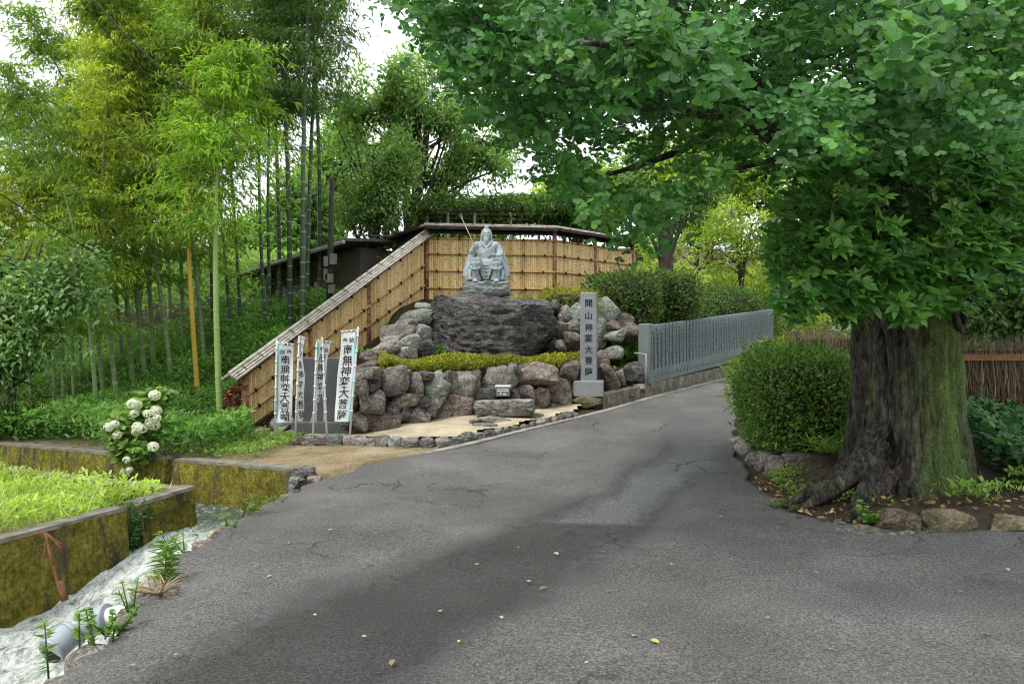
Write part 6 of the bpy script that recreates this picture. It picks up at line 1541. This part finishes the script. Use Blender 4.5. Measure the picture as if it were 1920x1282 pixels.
# ================================================================ STREAM DETAILS
M_pvc = nmat('grey_plastic_pipe', [(.3, (.24, .28, .31)), (.7, (.34, .38, .41))], 4, .35, 40, .05)
pp_ = thing('drain_pipe', 'grey plastic drain pipe bent over the white water', 'pipe', P(170, 1190, 5.2))
mb = MB(); arc_tube(mb, [P(300, 1145, 5.15), P(235, 1150, 5.2), P(185, 1162, 5.2)], .062, 16); mb.build('pipe_run', M_white, pp_)
mb = MB(); arc_tube(mb, [P(205, 1158, 5.2), P(160, 1172, 5.2), P(132, 1188, 5.15), P(112, 1206, 5.05), P(95, 1222, 4.98)], .088, 18); me = mb.mesh('elbow')
e_ = link('elbow', me, M_pvc, pp_)
for a, b in [(P(203, 1158, 5.2), P(190, 1161, 5.2)), (P(140, 1184, 5.16), P(133, 1190, 5.14))]: MB().tube([a, b], .096, 18).build('collar', M_pvc, pp_)
a = P(101, 1217, 5.0); b = P(95.5, 1222, 4.982); MB().tube([a, b], .094, 18).build('mouth_rim', M_pvc, pp_)
a = P(97, 1221, 4.985); b = P(95.2, 1222.3, 4.978); MB().tube([a, b], .076, 18).build('mouth_shade_disc', M_tie, pp_)  # black disc standing in for the shade inside the pipe mouth
M_rust = nmat('rusty_iron', [(.3, (.06, .025, .012)), (.6, (.17, .075, .035)), (.8, (.25, .14, .08))], 12, .85, 40, .5)
cp = thing('rusty_clamp', 'rusty iron bracket hooked over the mossy stream wall', 'bracket', P(90, 1020, 6.9))
Yc = 6.95
for pts, r in [([(60, 1002), (86, 1000), (118, 1030)], .012), ([(40, 1008), (80, 1002), (120, 1022)], .008), ([(86, 1000), (100, 1060), (115, 1110)], .016), ([(90, 1000), (84, 1030), (80, 1062)], .008), ([(112, 1090), (122, 1125)], .03)]:
    mb = MB(); q = [P(x, y, Yc - .12 * (y - 1000) / 100 - .1) for x, y in pts]
    if len(q) > 2: arc_tube(mb, q, r, 8)
    else: mb.tube(q, r, 8)
    mb.build('bar', M_rust, cp)
def weed(label, base, h, nlv, ls, mat, seed, spread=.12, kind='lance', name='weed', w=1.6, stems=3):
    rg = np.random.default_rng(seed); root = thing(name, label, 'plant', base, 'weeds along the stream edge'); mb = MB(); ps, ds = [], []
    for s in range(stems):
        d = Vector((rg.normal(0, spread), rg.normal(0, spread), h * rg.uniform(.7, 1.05))); b0 = Vector(base) + Vector((rg.normal(0, .03), rg.normal(0, .03), 0))
        mb.tube([b0, b0 + d * .5, b0 + d], [.006, .005, .003], 5)
        for k in range(nlv // stems):
            t = rg.uniform(.12, 1); a = rg.uniform(0, 6.28); ps.append(b0 + d * t); ds.append((math.cos(a), math.sin(a), rg.uniform(-.1, .7)))
    mb.build('stem', mat, root)
    me = leaf_mesh('leaves', kind, np.array([list(p) for p in ps]), np.array(ds), rg.normal(0, .3, (len(ps), 3)) + np.array([0, 0, 1]), rg.uniform(.7, 1.2, len(ps)) * ls, width=w); me.materials.append(mat); link('leaves', me, None, root)
def edge_pt(px, py): Y = (EYE + .06) * F_PX / (py - HOR); return Vector((PX(px, Y), Y, -.06))
weed('tall spiky green lily shoot growing from the road edge', edge_pt(316, 1100), .38, 150, .13, ML_weed, 1, .02, 'lance', 'lily_shoot', .7, 1)
weed('bright leafy weed beside the grey drain pipe', edge_pt(165, 1225), .22, 70, .042, ML_weed, 2, .05, 'oval')
weed('pale green weed clump hanging below the asphalt edge at the pipe', edge_pt(205, 1195), .15, 160, .036, ML_weed, 3, .06, 'oval', stems=6)
weed('leggy weed standing in front of the pipe mouth', Vector(P(95, 1270, 4.2)), .3, 40, .06, ML_weed, 4, .03, stems=1)
weed('slender weed sprouting at the water drop', edge_pt(338, 1040), .2, 40, .07, ML_weed, 5, .08)
weed('small weed at the upper asphalt edge above the pool', edge_pt(462, 968), .2, 36, .09, ML_weed, 6, .08)
weed('tiny weed between pool and asphalt', edge_pt(430, 992), .13, 30, .07, ML_weed, 7, .06)
weed('low weed clump at the bend of the asphalt edge', edge_pt(510, 945), .12, 30, .06, ML_weed, 8, .1)
weed('weed pair over the white water', edge_pt(230, 1150), .2, 40, .07, ML_weed, 9, .06)
weed('dark grassy tuft under the lily shoot', edge_pt(300, 1118), .1, 80, .2, ML_straw, 10, .1, 'blade', 'grass_tuft', .7, 5)
weed('round leaved sprout beside the bare ginkgo root', P(1628, 985, 6.85), .2, 60, .06, ML_weed, 11, .1, 'oval', w=2.2, stems=6)
weed('grass tuft at the foot of the clipped hedge', P(1550, 850, 8.6), .12, 160, .3, ML_weed, 12, .16, 'blade', 'grass_tuft', .8, 8)
weed('grass tuft at the tip of the ginkgo root', P(1450, 948, 7.6), .05, 60, .12, ML_weed, 13, .1, 'blade', 'grass_tuft', .8, 5)
weed('ivy clump trailing over the gap in the mossy stream wall', (float(front_wall_x(8.13)) - .02, 8.13, -.75), .75, 340, .055, ML_ivy, 14, .07, 'oval', 'ivy_clump', 1.5, 9)
es = thing('edge_stones', 'broken stones and mortar lumps along the stream side of the asphalt', 'stones', (-2.4, 6.5, -.1))
for yy in np.arange(3.9, 8.9, .27):
    xx = float(road_l(yy)) - .12 + random.uniform(-.05, .05); _seed[0] += 1; sz = random.uniform(.05, .12)
    o = link('stone', rock_mesh('stone', (sz, sz * 1.3, sz * .6), _seed[0], 3, 8, .55, .6, .1), RK[random.choice('gbmd')], es); o.matrix_parent_inverse = Matrix.Identity(4)
    o.location = Vector((xx, yy, -.09 + random.uniform(-.03, .02))) - es.location; o.rotation_euler.z = random.uniform(0, 6)
# fallen leaves on the asphalt
fl_me = []
for k, c in enumerate([(.32, .28, .18), (.40, .36, .27), (.22, .16, .08), (.50, .42, .09)]):
    mm = nmat('dry_leaf_%d' % k, [(.3, tuple(x * .8 for x in c)), (.7, c)], 20, .8, 40, .1)
    me = leaf_mesh('fallen_leaf', 'oval', np.array([(0, -.5, .0)]), np.array([(0, 1, 0.05)]), np.array([(0, 0, 1)]), 1.0, width=1.3); me.materials.append(mm); fl_me.append(me)
spots = [(973, 1028), (1043, 1040), (693, 1058), (1130, 1037), (990, 1092), (1018, 1105), (825, 1148), (683, 1196), (460, 1112), (1182, 980), (1352, 970), (1458, 990), (1228, 1205), (1188, 1194), (1210, 1137), (1372, 1050), (1530, 1075), (1715, 1060), (1800, 1110), (1100, 1245), (860, 1205), (330, 1230), (590, 1155), (345, 1156), (505, 1082), (540, 1020), (735, 1245), (1440, 1160), (1560, 1220), (1850, 1190), (1690, 1250), (1260, 1060), (1320, 1010), (895, 1060), (620, 995), (720, 940), (1005, 905), (1120, 890), (1240, 930), (1415, 905), (1890, 1070), (430, 1180), (250, 1250), (940, 1160), (1140, 1110), (1480, 1060)]
for i, (px, py) in enumerate(spots):
    Y = (EYE - .02) * F_PX / (py - HOR)
    for _ in range(3): Y = (EYE - rz(PX(px, Y), Y) - .02) * F_PX / (py - HOR)
    x = PX(px, Y); o = link('fallen_leaf', fl_me[3 if i in (12, 20) else i % 3]); s = random.uniform(.03, .06)
    o.location = (x, Y, rz(x, Y) + .032); o.scale = (s, s, s); o.rotation_euler = (random.uniform(-.2, .2), random.uniform(-.2, .2), random.uniform(0, 6))
    tag(o, 'small pale dry leaf lying on the asphalt' if i not in (12, 20) else 'small yellow leaf lying on the near asphalt', 'leaf', 'fallen leaves on the road')
for o in bpy.data.objects:
    if o.get('_world') is not None: del o['_world']
